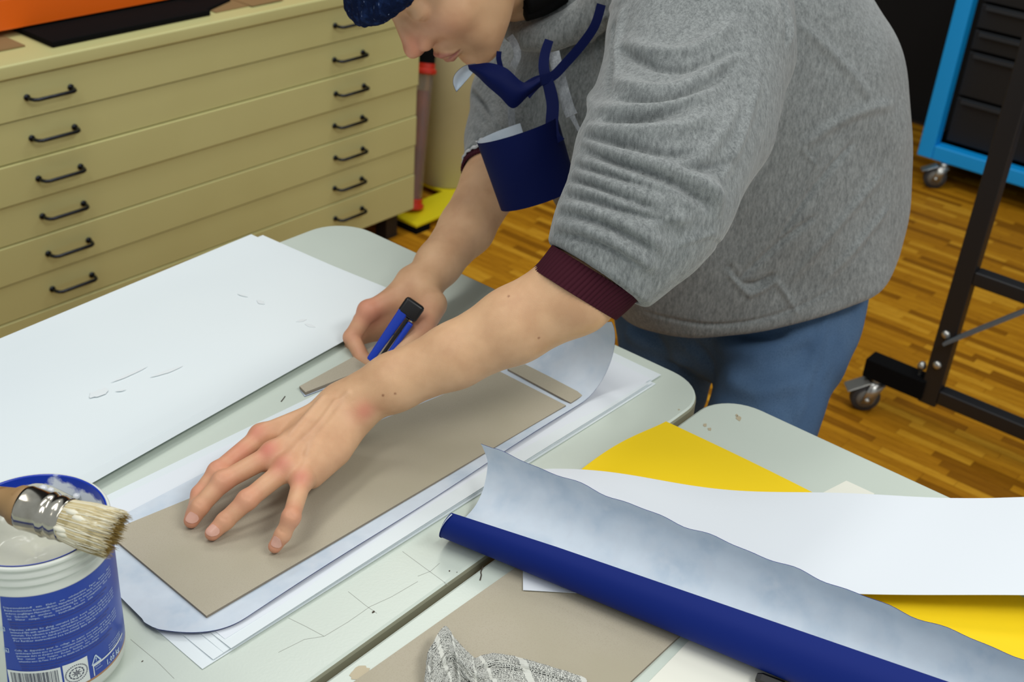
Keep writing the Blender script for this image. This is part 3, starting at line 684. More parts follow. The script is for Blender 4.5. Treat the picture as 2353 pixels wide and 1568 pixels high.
# ================================================================== BRUSH lying on the rim
zb = .8915
bA, bB = px(-160,1100,zb+.006), px(300,1240,zb)
tB = nrm(bB-bA); LB = np.linalg.norm(bB-bA)
def at_x(x):      # length along the brush where the picture's column is x
    lo, hi = 0, LB
    for _ in range(40):
        m_ = (lo+hi)/2; q = MC @ (bA+tB*m_-CAM)
        if q[0]/q[2]*F_PX+1176.5 < x: lo = m_
        else: hi = m_
    return lo
br = empty('glue_brush', bB); tag(br, 'round glue brush with nickel ferrule lying across the glue pot rim', 'brush')
s0, s1, s2, s3 = at_x(42), at_x(62), at_x(156), at_x(262)
k = MB(); k.lathe(bA, [(0,-.05),(.006,-.05),(.009,-.03),(.0085,s0*.4),(.009,s0*.75),(.0115,s0*.93),(.0148,s0),(.0156,s1-.001),(.0145,s1+.002)], 32, tB)
k.build('handle', mat('worn_beech_handle', srgb(150,118,76), .6, var=[(18, srgb(190,166,126), .45,.65,(1,1,1),5),(70, srgb(120,88,50), .55,.7,ONE,4)]), br, smooth=True)
h = s2-s1; k = MB(); k.lathe(bA, [(.0150,s1-.0015),(.0162,s1-.001),(.0164,s1+.001),(.0160,s1+h*.1),(.0160,s1+h*.50),(.0168,s1+h*.55),(.0156,s1+h*.62),(.0152,s1+h*.70),(.0164,s1+h*.76),(.0158,s1+h*.85),(.0155,s2-.001),(.0160,s2),(.0150,s2+.0005)], 48, tB)
k.build('ferrule', mat('nickel_ferrule', srgb(196,190,176), .16, 1.0, var=[(30, srgb(150,142,124), .5,.7,ONE,4)]), br, smooth=True)
hair = mat('bristle', srgb(206,192,150), .75, var=[(50, srgb(150,132,80), .48,.62,ONE,4)]); hair_w = mat('glue_coated_bristle', srgb(226,222,202), .6); hair_d = mat('dark_bristle_tip', srgb(150,124,62), .8)
u_ = nrm(np.cross(tB, (0, 0, 1))); v_ = np.cross(tB, u_)
k = MB(); k.lathe(bA, [(.0138,s2-.002),(.0146,s2+.006),(.0158,s2+.02),(.0160,s3-.012),(.0145,s3-.006),(.009,s3-.010),(0,s3-.012)], 40, tB); k.build('bristle_core', hair, br, smooth=True)
K3 = [MB(), MB(), MB()]
for i in range(1500):
    a = RNG.random()*2*math.pi; outer = RNG.random() < .62
    f_ = (.90+.12*RNG.random()) if outer else math.sqrt(RNG.random())*.95
    r0, r1 = .0146*min(f_, 1), .0172*f_
    d0 = u_*math.cos(a)+v_*math.sin(a); a2 = a+RNG.normal()*.06; d1 = u_*math.cos(a2)+v_*math.sin(a2)
    tip = s3+RNG.normal()*.0022+(.002 if not outer else 0); tip += .004*math.cos(a*1+1.2)
    pts = [bA+tB*(s2-.001)+d0*r0, bA+tB*(s2+.45*(tip-s2))+d0*(r0+r1)*.53, bA+tB*(s2+.8*(tip-s2))+d1*r1, bA+tB*tip+d1*r1*(.94+.1*RNG.random())]
    K3[0 if outer and i % 3 else (1 if outer else 2)].tube(pts, [.00042, .00040, .00034, .0001], 4, cap=False)
for kk, mm in zip(K3, (hair, hair_w, hair_d)):
    tag(kk.build('bristles', mm, br), kind='stuff')
k = MB()
for (s_, a_, rr) in ((.25,-1.2,.003),(.45,-1.0,.0035),(.55,-1.25,.0025),(.12,-.3,.003),(.18,-.1,.0028),(.8,-1.0,.003),(.5,.3,.003)):
    d0 = u_*math.cos(a_)+v_*math.sin(a_)
    if d0[2] < 0: d0 = -d0
    k.lathe(bA+tB*(s2+s_*(s3-s2)-rr*2)+d0*.0152, [(0,0),(rr*.6,rr*.6),(rr*.8,rr*2),(rr*.5,rr*3.4),(0,rr*4)], 10, tB)
k.build('glue_dabs', hair_w, br, smooth=True); adopt(br)
# ================================================================== IMPLICIT SURFACES (for the person and the clothes)
def smin(a, b, k):
    h = np.clip(.5+.5*(b-a)/k, 0, 1); return b+(a-b)*h-k*h*(1-h)
def smax(a, b, k): return -smin(-a, -b, k)
def cone(X, a, b, ra, rb):
    a, b = np.asarray(a), np.asarray(b); ab = b-a; t = np.clip(((X-a)@ab)/(ab@ab), 0, 1)
    return np.linalg.norm(X-a-t[:, None]*ab, axis=1)-(ra+(rb-ra)*t)
def sph(X, c, r): return np.linalg.norm(X-np.asarray(c), axis=1)-r
def ell(X, c, r, R=None):
    q = X-np.asarray(c)
    if R is not None: q = q@R
    r = np.asarray(r, float); k0 = np.linalg.norm(q/r, axis=1); k1 = np.linalg.norm(q/r**2, axis=1)+1e-9
    return k0*(k0-1)/k1
def chain(X, pts, rads, k=0):
    d = None
    for i in range(len(pts)-1):
        e = cone(X, pts[i], pts[i+1], rads[i], rads[i+1]); d = e if d is None else (smin(d, e, k) if k else np.minimum(d, e))
    return d
def culled(X, pts, rmax, fn, far=.5):
    """evaluate fn only near the polyline"""
    p = np.asarray(pts); lo = p.min(0)-rmax-.03; hi = p.max(0)+rmax+.03
    m = np.all((X > lo) & (X < hi), axis=1); d = np.full(len(X), far)
    if m.any(): d[m] = fn(X[m])
    return d
def blend(d, X, pts, rads, k, sign=1):
    """smooth union (sign 1) or groove (sign -1) with a thin chain, only near it"""
    p = np.asarray(pts); r = max(rads)+k+.004; m = np.all((X > p.min(0)-r-.02) & (X < p.max(0)+r+.02), axis=1)
    if m.any():
        e = chain(X[m], pts, rads); dm = d[m]
        d = d.copy(); d[m] = smin(dm, e, k) if sign > 0 else smax(dm, -e, k)
    return d
def polygonize(fn, lo, hi, h, lev=4, marg=.012, lip=1.25):
    lo, hi = np.array(lo, float), np.array(hi, float); size = 2**lev
    n = np.ceil((hi-lo)/(h*size)).astype(int)
    cells = np.stack(np.meshgrid(*[np.arange(k) for k in n], indexing='ij'), -1).reshape(-1, 3)*size
    def ev(p):
        out = np.empty(len(p))
        for i in range(0, len(p), 150000): out[i:i+150000] = fn(p[i:i+150000])
        return out
    while True:
        d = ev(lo+(cells+size/2)*h)
        cells = cells[np.abs(d) < size*h*.9*(lip if size > 2 else lip*1.6)+(marg if size >= 4 else h*.6)]
        if size == 1: break
        size //= 2
        off = np.array([(a, b, c) for a in (0, 1) for b in (0, 1) for c in (0, 1)])*size
        cells = (cells[:, None, :]+off[None]).reshape(-1, 3)
    K = 1 << 20
    key = lambda c: (c[..., 0].astype(np.int64)*K+c[..., 1])*K+c[..., 2]
    cn = np.array([(a, b, c) for a in (0, 1) for b in (0, 1) for c in (0, 1)])
    cc = cells[:, None, :]+cn[None]; kk = key(cc).ravel(); uk, first, inv = np.unique(kk, return_index=True, return_inverse=True)
    cp = cc.reshape(-1, 3)[first]; dv = ev(lo+cp*h); D8 = dv[inv].reshape(-1, 8)
    ok = (D8.min(1) < 0) & (D8.max(1) >= 0); cells, D8 = cells[ok], D8[ok]
    edges = [(0,1),(2,3),(4,5),(6,7),(0,2),(1,3),(4,6),(5,7),(0,4),(1,5),(2,6),(3,7)]
    acc = np.zeros((len(cells), 3)); cnt = np.zeros(len(cells))
    for a, b in edges:
        da, db = D8[:, a], D8[:, b]; c = (da < 0) != (db < 0); t = np.where(c, da/(da-db+1e-20), 0)
        p = cn[a]+t[:, None]*(cn[b]-cn[a]); acc += np.where(c[:, None], p, 0); cnt += c
    V = lo+(cells+acc/cnt[:, None])*h
    ck = key(cells); order = np.argsort(ck); sk = ck[order]
    def find(c):
        q = key(c); i = np.clip(np.searchsorted(sk, q), 0, len(sk)-1); return np.where(sk[i] == q, order[i], -1)
    F = []
    for ax, other in ((0, 4), (1, 2), (2, 1)):
        m = (D8[:, 0] < 0) != (D8[:, other] < 0); c = cells[m]; s = D8[m, 0] < 0
        e1 = np.zeros(3, int); e2 = np.zeros(3, int); e1[(ax+1) % 3] = 1; e2[(ax+2) % 3] = 1
        q = np.stack([find(c), find(c-e1), find(c-e1-e2), find(c-e2)], 1); g = (q >= 0).all(1); q, s = q[g], s[g]
        q = np.where(s[:, None], q, q[:, ::-1]); F.append(q)
    F = np.concatenate(F)
    return V, F
def sdf_object(name, parts, mats, parent=None, post=None):
    Vs, Fs, n = [], [], 0
    for (fn, lo, hi, h, *lp) in parts:
        V, F_ = polygonize(fn, lo, hi, h, lip=lp[0] if lp else 1.25); Vs.append(V); Fs.append(F_+n); n += len(V)
    V = np.concatenate(Vs); F_ = np.concatenate(Fs)
    me = bpy.data.meshes.new(name); me.vertices.add(len(V)); me.vertices.foreach_set('co', V.ravel())
    me.loops.add(len(F_)*4); me.loops.foreach_set('vertex_index', F_.ravel().astype(np.int32))
    me.polygons.add(len(F_)); me.polygons.foreach_set('loop_start', np.arange(0, len(F_)*4, 4, dtype=np.int32))
    try: me.polygons.foreach_set('loop_total', np.full(len(F_), 4, np.int32))
    except Exception: pass
    me.update(calc_edges=True); o = link(name, me, mats, parent, True); return o, V
def march(fn, px_, py_, d0=.9, d1=2.2, n=500):
    r = ray(px_, py_); t = np.linspace(d0, d1, n); X = CAM+t[:, None]*r; v = fn(X); i = np.argmax(v < 0)
    if v[i] >= 0: i = int(np.argmin(v)); return X[i]
    if i == 0: return X[0]
    f = v[i-1]/(v[i-1]-v[i]); return CAM+(t[i-1]+(t[i]-t[i-1])*f)*r
def on_surf(fn, pts, inset=0.0, n=None):
    """points of the photograph carried onto a surface"""
    if n: pts = catmull([(p[0], p[1], 0) for p in pts], n)
    out = []
    for p in pts:
        q = march(fn, p[0], p[1]); out.append(q+nrm(q-CAM)*inset)
    return out
def attr(o, name, vals):
    a = o.data.attributes.new(name, 'FLOAT', 'POINT'); a.data.foreach_set('value', np.asarray(vals, np.float32))

# ================================================================== PERSON: joints
BZ = .7478                                            # top of the grey board
Wl = P(790, 936, .800); El = D(1530, 500, 1.15); Sl = D(1640, -50, 1.34)
Wr = D(965, 662, 1.398); Er = D(1160, 245, 1.60); Sr = D(1340, 0, 1.66)
lf = [Wl, D(905, 879, 1.163), D(1044, 818, 1.157), D(1180, 748, 1.152), D(1318, 673, 1.147), El]
lr = [.0245, .0272, .0305, .0358, .0395, .036]
rf = [Wr, D(1008, 606, 1.425), D(1072, 525, 1.465), D(1128, 425, 1.505), D(1150, 340, 1.55), Er]
rr = [.0235, .0262, .0325, .0365, .035, .036]
mcp = [P(600, 1003, .789), P(627, 1044, .792), P(662, 1074, .790), P(694, 1106, .785)]
pip = [P(500, 1084, .779), P(512, 1107, .781), P(568, 1150, .777), P(669, 1190, .780)]
dip = [P(459, 1136, .765), P(459, 1166, .765), P(517, 1198, .763), P(650, 1229, .7655)]
tip = [P(445, 1180, .7565), P(440, 1197, .7555), P(488, 1226, .7553), P(632, 1256, .7553)]
frad = [(.0090,.0080,.0072,.0062), (.0092,.0083,.0074,.0064), (.0090,.0081,.0073,.0063), (.0082,.0072,.0065,.0057)]
frad = [tuple(r_*1.06 for r_ in f_) for f_ in frad]
thumb = [P(742, 985, .790), P(690, 1010, .778), P(650, 1040, .766), P(622, 1058, .758)]
def left_arm(X):
    def fn(X):
        d = chain(X, lf, lr, .01)
        # wrist is wider than thick
        c = Wl+(lf[1]-Wl)*.0; d = smin(d, ell(X, P(826, 948, .803), (.016, .014, .012)), .014)
        for i in range(4): d = smin(d, chain(X, [Wl*.8+mcp[i]*.2+np.array([0, 0, .001]), mcp[i]], [.0135, frad[i][0]+.0005]), .013)
        d = smin(d, chain(X, [Wl, (mcp[1]+mcp[2])/2-np.array([0, 0, .007])], [.020, .011]), .012)
        d = smin(d, chain(X, [P(815,966,.792), P(770,1036,.783), P(716,1094,.779)], [.0165, .0155, .0118]), .010)
        d = smin(d, chain(X, [Wl-np.array([0, 0, .004]), thumb[0], thumb[1]], [.016, .0145, .0105]), .012)
        d = smin(d, chain(X, thumb[1:], [.0105, .0092, .0075]), .004)
        for i in range(4):
            f = chain(X, [mcp[i], pip[i], dip[i], tip[i]], frad[i], .0)
            f = smin(f, sph(X, pip[i]+np.array([0, 0, .0006]), frad[i][1]+.0006), .004)
            f = smin(f, sph(X, dip[i], frad[i][2]+.0002), .003)
            # web skin between the finger roots only
            d = smin(d, f, .0065)
            d = smin(d, sph(X, mcp[i]+np.array([0, 0, .0022]), frad[i][0]+.0003), .005)
        for i in range(4):    # tendons
            a = Wl+(mcp[i]-Wl)*.35; b = Wl+(mcp[i]-Wl)*.93
            up = np.array([0, 0, 1.]); d = blend(d, X, [a+up*.0122, b+up*.0090], [.0014, .0020], .007)
        for pts, r in veins: d = blend(d, X, pts, [r]*len(pts), .0065)
        for pts, r in creases: d = blend(d, X, pts, [r]*len(pts), .0009, -1)
        return d
    return culled(X, lf+tip, .06, fn)
veins, creases = [], []
base_l = lambda X: left_arm(X)
_v = [on_surf(base_l, p, .0006, 9) for p in (((800,905),(770,935),(735,975),(700,1010)), ((770,925),(745,965),(720,1000),(705,1045)), ((740,915),(705,955),(668,1000)))]
_c = []
for (c, w_) in (((507,1098),11),((566,1142),12),((668,1184),12),((493,1074),9)):
    for dy in (-4, 0, 4):
        _c.append(on_surf(base_l, ((c[0]-w_*.7, c[1]+dy*.7-w_*.25), (c[0], c[1]+dy+0), (c[0]+w_*.7, c[1]+dy*.7+w_*.35)), -.0001, 5))
for (c, w_) in (((455,1160),8),((513,1192),9),((648,1222),9)):
    for dy in (-2, 2): _c.append(on_surf(base_l, ((c[0]-w_*.7, c[1]+dy-2), (c[0], c[1]+dy), (c[0]+w_*.7, c[1]+dy+3)), -.0001, 5))
_c.append(on_surf(base_l, ((792,940),(800,930),(815,918)), -.0001, 5))
veins = [(v, .0003) for v in _v]; creases = [(c, .00035) for c in _c]

# right hand gripping the knife
KT, KTop = P(847, 852, .7505), D(957, 694, 1.318)       # knife tip and end
rm = [D(846, 714, 1.372), D(838, 738, 1.392), D(840, 765, 1.405), D(850, 790, 1.412)]
rp_ = [D(808, 776, 1.372), D(812, 792, 1.388), D(826, 812, 1.398), D(842, 830, 1.402)]
rd = [D(832, 822, 1.360), D(838, 832, 1.378), D(850, 840, 1.388), D(862, 848, 1.392)]
rt = [D(862, 846, 1.345), D(868, 852, 1.360), D(878, 852, 1.372), D(886, 856, 1.378)]
rth = [D(992, 700, 1.365), D(972, 752, 1.338), D(928, 806, 1.322), D(893, 836, 1.322)]
def right_arm(X):
    def fn(X):
        d = chain(X, rf, rr, .01)
        d = smin(d, ell(X, D(940, 640, 1.40), (.014, .014, .012)), .012)
        for i in range(4): d = smin(d, chain(X, [Wr+(rm[i]-Wr)*.15, rm[i]], [.017, .0105]), .012)
        d = smin(d, chain(X, [Wr, (rm[1]+rm[2])/2], [.020, .014]), .012)
        d = smin(d, chain(X, [Wr, rth[0], rth[1]], [.018, .0175, .0125]), .010)
        d = smin(d, chain(X, rth[1:], [.0120, .0100, .0085]), .004)
        for i in range(4):
            f = chain(X, [rm[i], rp_[i], rd[i], rt[i]], (.0105, .0092, .0084, .0072)); d = smin(d, f, .004)
            d = smin(d, sph(X, rm[i], .0118), .005); d = smin(d, sph(X, rp_[i], .0098), .003)
        d = blend(d, X, [Wr+(rm[0]-Wr)*.3+np.array([-.004, 0, .011]), rm[0]+np.array([-.001, 0, .006])], [.002, .0025], .006)
        return d
    return culled(X, rf+rt+rth, .06, fn)

# ---- head in its own frame: x to the person's right, y forward, z up
HX = np.array([.3468, .9211, -.177]); HY = np.array([-.5799, .0623, -.8123]); HX = nrm(HX); HY = nrm(HY-HX*(HY@HX)); HZ = np.cross(HX, HY)
HC = np.array([1.0398, .9381, 1.1395]); HR = np.stack([HX, HY, HZ], 1)          # local -> world
def toh(X): return (X-HC)@HR
def fromh(p): return HC+HR@np.asarray(p, float)
def head(X):
    def fn(X):
        q = toh(X); qs = q.copy(); qs[:, 0] = np.abs(qs[:, 0])
        E_ = lambda c, r, s=True: ell(qs if s else q, c, r)
        C_ = lambda a, b, ra, rb: cone(qs, a, b, ra, rb)
        d = E_((0, -.018, .035), (.073, .096, .084))
        d = smin(d, E_((0, .030, -.020), (.058, .062, .080)), .02)
        d = smin(d, C_((.052, .005, -.055), (.020, .066, -.088), .016, .017), .022)
        d = smin(d, E_((0, .076, -.090), (.021, .017, .019)), .014)
        d = smin(d, E_((.037, .058, -.022), (.026, .026, .028)), .018)
        d = smin(d, E_((.022, .060, -.058), (.026, .022, .030)), .016)
        d = smin(d, E_((0, .078, -.050), (.026, .0215, .022)), .012)
        d = smin(d, C_((0, .085, .027), (.034, .076, .030), .009, .009), .012)
        d = smax(d, -E_((.031, .102, .012), (.017, .018, .0115)), .014)
        d = smin(d, E_((.031, .0765, .011), (.0145, .0128, .0125)), .007)
        d = smin(d, C_((0, .086, .022), (0, .108, -.014), .0075, .0095), .008)
        d = smin(d, E_((0, .1105, -.0195), (.0105, .0125, .0108)), .005)
        d = smin(d, E_((.0125, .0985, -.024), (.0075, .0115, .0090)), .0045)
        d = smin(d, C_((.0125, .0945, -.020), (.0085, .0885, .004), .0085, .0070), .009)
        d = smin(d, E_((.020, .083, -.020), (.010, .009, .012)), .010)
        d = smin(d, C_((0, .097, -.034), (0, .110, -.027), .0045, .004), .005)
        d = blend(d, qs, [(.0215, .090, -.020), (.024, .082, -.034), (.027, .078, -.046)], [.0012]*3, .006, -1)
        # lips
        up = [(0, .1005, -.0525), (.006, .1008, -.0515), (.015, .0955, -.0548), (.024, .0865, -.0580)]
        lo = [(0, .0985, -.0635), (.010, .0965, -.0632), (.018, .0905, -.0608), (.024, .0865, -.0585)]
        d = smin(d, chain(qs, up, [.0042, .0045, .0036, .0018]), .004)
        d = smin(d, chain(qs, lo, [.0055, .0052, .0038, .0016]), .004)
        d = blend(d, qs, [(0, .1045, -.0578), (.010, .1015, -.0580), (.020, .0935, -.0592), (.0265, .087, -.0592)], [.0011]*4, .0022, -1)
        d = blend(d, qs, [(0, .101, -.073), (.012, .096, -.0725)], [.003, .002], .008, -1)
        # upper lid fold
        d = blend(d, qs, [(.018, .091, .016), (.031, .0915, .021), (.044, .083, .015)], [.0009]*3, .002, -1)
        d = blend(d, qs, [(.018, .0895, .007), (.031, .0905, .003), (.044, .083, .008)], [.0009]*3, .002, -1)
        # ears
        d = smin(d, ell(qs, (.074, -.012, .000), (.006, .017, .030)), .005)
        return d
    return culled(X, [HC-.12, HC+.12], .06, fn)
NK = [fromh((0, -.025, -.045)), D(1330, 20, 1.56), D(1400, -40, 1.57)]
neck = lambda X: chain(X, NK, [.054, .058, .062], .02)
def head_neck(X): return smin(head(X), neck(X), .018)
# pelvis / legs
PEL = D(1735, 640, 1.76)
LH, RH = D(1800, 690, 1.70), D(1560, 705, 1.83)
LKn = D(1775, 860, 1.68); RKn = D(1530, 850, 1.86)
lx = LKn+(LKn-LH)*.0
def leg_pts(hip, knee_dir, foot):
    return [hip, hip*.55+foot*.45+knee_dir, foot]
Lfoot = np.array([LKn[0]+.00, LKn[1]+.01, .075]); Rfoot = np.array([RKn[0]+.0, RKn[1]+.02, .075])
Lleg = [LH, LKn, np.array([(LKn[0]+Lfoot[0])/2-.01, (LKn[1]+Lfoot[1])/2, .33]), Lfoot]
Rleg = [RH, RKn, np.array([(RKn[0]+Rfoot[0])/2-.01, (RKn[1]+Rfoot[1])/2, .33]), Rfoot]
SP = [D(1400, -40, 1.58), D(1560, 130, 1.60), D(1690, 400, 1.68), PEL]
def trunk(X):
    d = chain(X, SP, [.07, .105, .10, .11], .03)
    d = smin(d, chain(X, [SP[0], Sl], [.06, .05]), .03); d = smin(d, chain(X, [SP[0], Sr], [.06, .05]), .03)
    d = smin(d, chain(X, [Sl, El], [.048, .038]), .02); d = smin(d, chain(X, [Sr, Er], [.048, .036]), .02)
    d = smin(d, chain(X, Lleg, [.075, .06, .042, .034]), .03); d = smin(d, chain(X, Rleg, [.07, .055, .042, .034]), .03)
    for f in (Lfoot, Rfoot): d = smin(d, chain(X, [f-(0, 0, .02), f+(-.12, 0, -.045)], [.034, .026]), .02)
    d = smin(d, neck(X), .02)
    return d
# ================================================================== CLOTHES as implicit surfaces
def loft(stn, n=26):
    """stations: (left px), (right px), depth, half thickness -> resampled rings"""
    C_, U, A_, B_ = [], [], [], []
    for (l, r, d, b) in stn:
        c = D((l[0]+r[0])/2, (l[1]+r[1])/2, d); u = D(r[0], r[1], d)-D(l[0], l[1], d)
        C_.append(c); U.append(nrm(u)); A_.append(np.linalg.norm(u)/2); B_.append(b)
    C_ = catmull(C_, n); U = catmull(U, n); AB = catmull([(a, b, 0) for a, b in zip(A_, B_)], n)
    T = np.gradient(C_, axis=0); T /= np.linalg.norm(T, axis=1, keepdims=True)
    U -= (U*T).sum(1)[:, None]*T; U /= np.linalg.norm(U, axis=1, keepdims=True); Wv = np.cross(T, U)
    return C_, U, Wv, T, AB[:, 0], AB[:, 1]
def loft_sdf(X, L, power=2.0, cap=.02):
    C_, U, Wv, T, A_, B_ = L; n = len(C_); best = np.full(len(X), 1e9); s = np.zeros(len(X))
    for i in range(n-1):
        ab = C_[i+1]-C_[i]; t = np.clip(((X-C_[i])@ab)/(ab@ab), 0, 1); d2 = ((X-C_[i]-t[:, None]*ab)**2).sum(1)
        m = d2 < best; best = np.where(m, d2, best); s = np.where(m, i+t, s)
    i = np.minimum(s.astype(int), n-2); f = (s-i)[:, None]; L1 = lambda Q: Q[i]*(1-f)+Q[i+1]*f
    c, u, w_, t = L1(C_), L1(U), L1(Wv), L1(T); a = (A_[i]*(1-f[:, 0])+A_[i+1]*f[:, 0]); b = (B_[i]*(1-f[:, 0])+B_[i+1]*f[:, 0])
    q = X-c; x = (q*u).sum(1); y = (q*w_).sum(1); z = (q*t).sum(1)
    k0 = (np.abs(x/a)**power+np.abs(y/b)**power)**(1/power); k1 = np.sqrt((x/a**2)**2+(y/b**2)**2)+1e-9
    d = np.where(k0 > .5, k0*(k0-1)/k1*np.where(k0 > 0, 1, 1), -.5*np.minimum(a, b)*.9)
    return smax(d, np.abs(z)-cap*.0-.004, cap), s
TORSO_ST = [((1290,-140),(1600,-235),1.57,.10), ((1200,0),(1780,-180),1.57,.14), ((1160,130),(1905,-98),1.57,.158), ((1165,255),(1990,0),1.585,.165), ((1230,368),(2064,105),1.61,.168), ((1320,540),(2098,300),1.66,.162), ((1415,690),(2087,480),1.70,.158), ((1500,830),(2040,640),1.735,.158)]
TA, TBx = D(1440, -180, 1.57), D(1755, 700, 1.74)
TAX = nrm(TBx-TA); _m = D(1900, 300, 1.65)-D(1300, 480, 1.65); TU = nrm(_m-TAX*(_m@TAX)); TW = np.cross(TAX, TU)
_tab = []
for l, r, d_, b_ in TORSO_ST:
    L0, R0 = D(*l, d_)-TA, D(*r, d_)-TA; c0 = (L0+R0)/2
    _tab.append((c0@TAX, (L0@TU+R0@TU)/2, c0@TW, abs(R0@TU-L0@TU)/2, b_))
_tab = np.array(sorted(_tab)); _ss = np.linspace(_tab[0, 0], _tab[-1, 0], 60)
def _smooth_interp(k):
    y = np.interp(_ss, _tab[:, 0], _tab[:, k])
    for _ in range(14): y[1:-1] = (y[:-2]+2*y[1:-1]+y[2:])/4
    return y
_TI = [_smooth_interp(k) for k in (1, 2, 3, 4)]
_h0, _h1, _h2 = D(1440, 722, 1.735), D(2026, 566, 1.735), D(1690, 774, 1.59)
HEMN = nrm(np.cross(_h1-_h0, _h2-_h0)); HEMN = HEMN if HEMN@TAX > 0 else -HEMN
def torso(X):
    q = X-TA; s = q@TAX; cu, cw, a, b = [np.interp(s, _ss, y) for y in _TI]
    x, y = q@TU-cu, q@TW-cw; k0 = np.sqrt((x/a)**2+(y/b)**2); k1 = np.sqrt((x/a**2)**2+(y/b**2)**2)+1e-9
    d = np.where(k0 > .4, k0*(k0-1)/k1, -.6*b)
    d = smax(d, _tab[0, 0]-.0-s, .12)
    return smax(d, (X-_h0)@HEMN, .014)
SLV = [D(1612,-60,1.33), D(1608,110,1.275), D(1572,265,1.235), D(1515,385,1.185), D(1484,475,1.160), D(1425,553,1.150), D(1378,622,1.147)]
SLR = [.098, .092, .087, .079, .070, .0585, .0520]
RSL = [D(1330,30,1.66), D(1230,120,1.64), D(1186,225,1.615), D(1162,315,1.575), D(1141,372,1.53)]
RSR = [.09, .062, .054, .0460, .0425]
def wob(X, f, a, ph=0.0):
    return a*(np.sin(X[:, 0]*f+1.3*np.sin(X[:, 1]*f*.7+ph)+ph)*np.sin(X[:, 2]*f*1.1+1.1*np.sin(X[:, 0]*f*.6-ph)+ph*.5))
def hoodie_base(X):
    d = torso(X)
    d = d+wob(X, 22, .0035, .4)+wob(X, 47, .0012, 1.1)
    sl = culled(X, SLV, .13, lambda Y: chain(Y, SLV, SLR, .03)+wob(Y, 60, .0012, 2.))
    # cut the left sleeve end square
    d = smin(d, sl, .022)
    rs = culled(X, RSL, .12, lambda Y: chain(Y, RSL, RSR, .03))
    d = smin(d, rs, .03)
    return d
# ---- folds: photograph polylines carried onto the cloth; (points, radius, blend, sign)
def fold(d, X, pts, rads, k, sg, nor):
    """raise (or press in) the cloth along a line: additive, measured sideways along the surface, so nothing tears"""
    p = np.asarray(pts); w_ = (max(rads)*.60+.0008) if sg > 0 else max(rads)*.75+.001; R_ = w_*2.6+.012
    m = np.all((X > p.min(0)-R_) & (X < p.max(0)+R_), axis=1)
    if not m.any(): return d
    Y = X[m]; best = np.full(len(Y), 1e9); am = np.zeros(len(Y)); n = len(p)
    for i in range(n-1):
        ab = p[i+1]-p[i]; t = np.clip(((Y-p[i])@ab)/(ab@ab+1e-12), 0, 1); v = Y-p[i]-t[:, None]*ab
        h = v@nor[i]; e = np.sqrt(np.maximum((v*v).sum(1)-.92*h*h, 0)+np.maximum(np.abs(h)-.02, 0)**2*9)
        s = e < best; best = np.where(s, e, best); am = np.where(s, rads[i]+(rads[i+1]-rads[i])*t, am)
    prof = np.exp(-(best/w_)**2) if sg > 0 else .55*np.exp(-(best/w_)**2)+.45*np.exp(-(best/(w_*.55))**2)
    d = d.copy(); d[m] -= sg*am*prof*k*((.60 if sg > 0 else .80) if max(rads) > .0048 or k > 2 else .75)
    return d
def smooth_line(q):
    q = np.array(q)
    for _ in range(3): q[1:-1] = (q[:-2]+2*q[1:-1]+q[2:])/4
    return list(q)
def build_folds(spec):
    out = []
    for pts, r, k, sg in spec:
        n = max(6, int(sum(math.dist(a, b) for a, b in zip(pts[:-1], pts[1:]))/22))
        q = on_surf(hoodie_base, pts, 0, n)
        q = smooth_line(q)
        m = len(q); rads = [r*math.sin(math.pi*(i+.5)/m)**.6 for i in range(m)]
        Q = np.array(q); e_ = .004; nor = np.stack([hoodie_base(Q+np.eye(3)[a_]*e_)-hoodie_base(Q-np.eye(3)[a_]*e_) for a_ in range(3)], 1)
        nor /= np.linalg.norm(nor, axis=1, keepdims=True)+1e-9; out.append((q, rads, k, sg, nor))
    return out
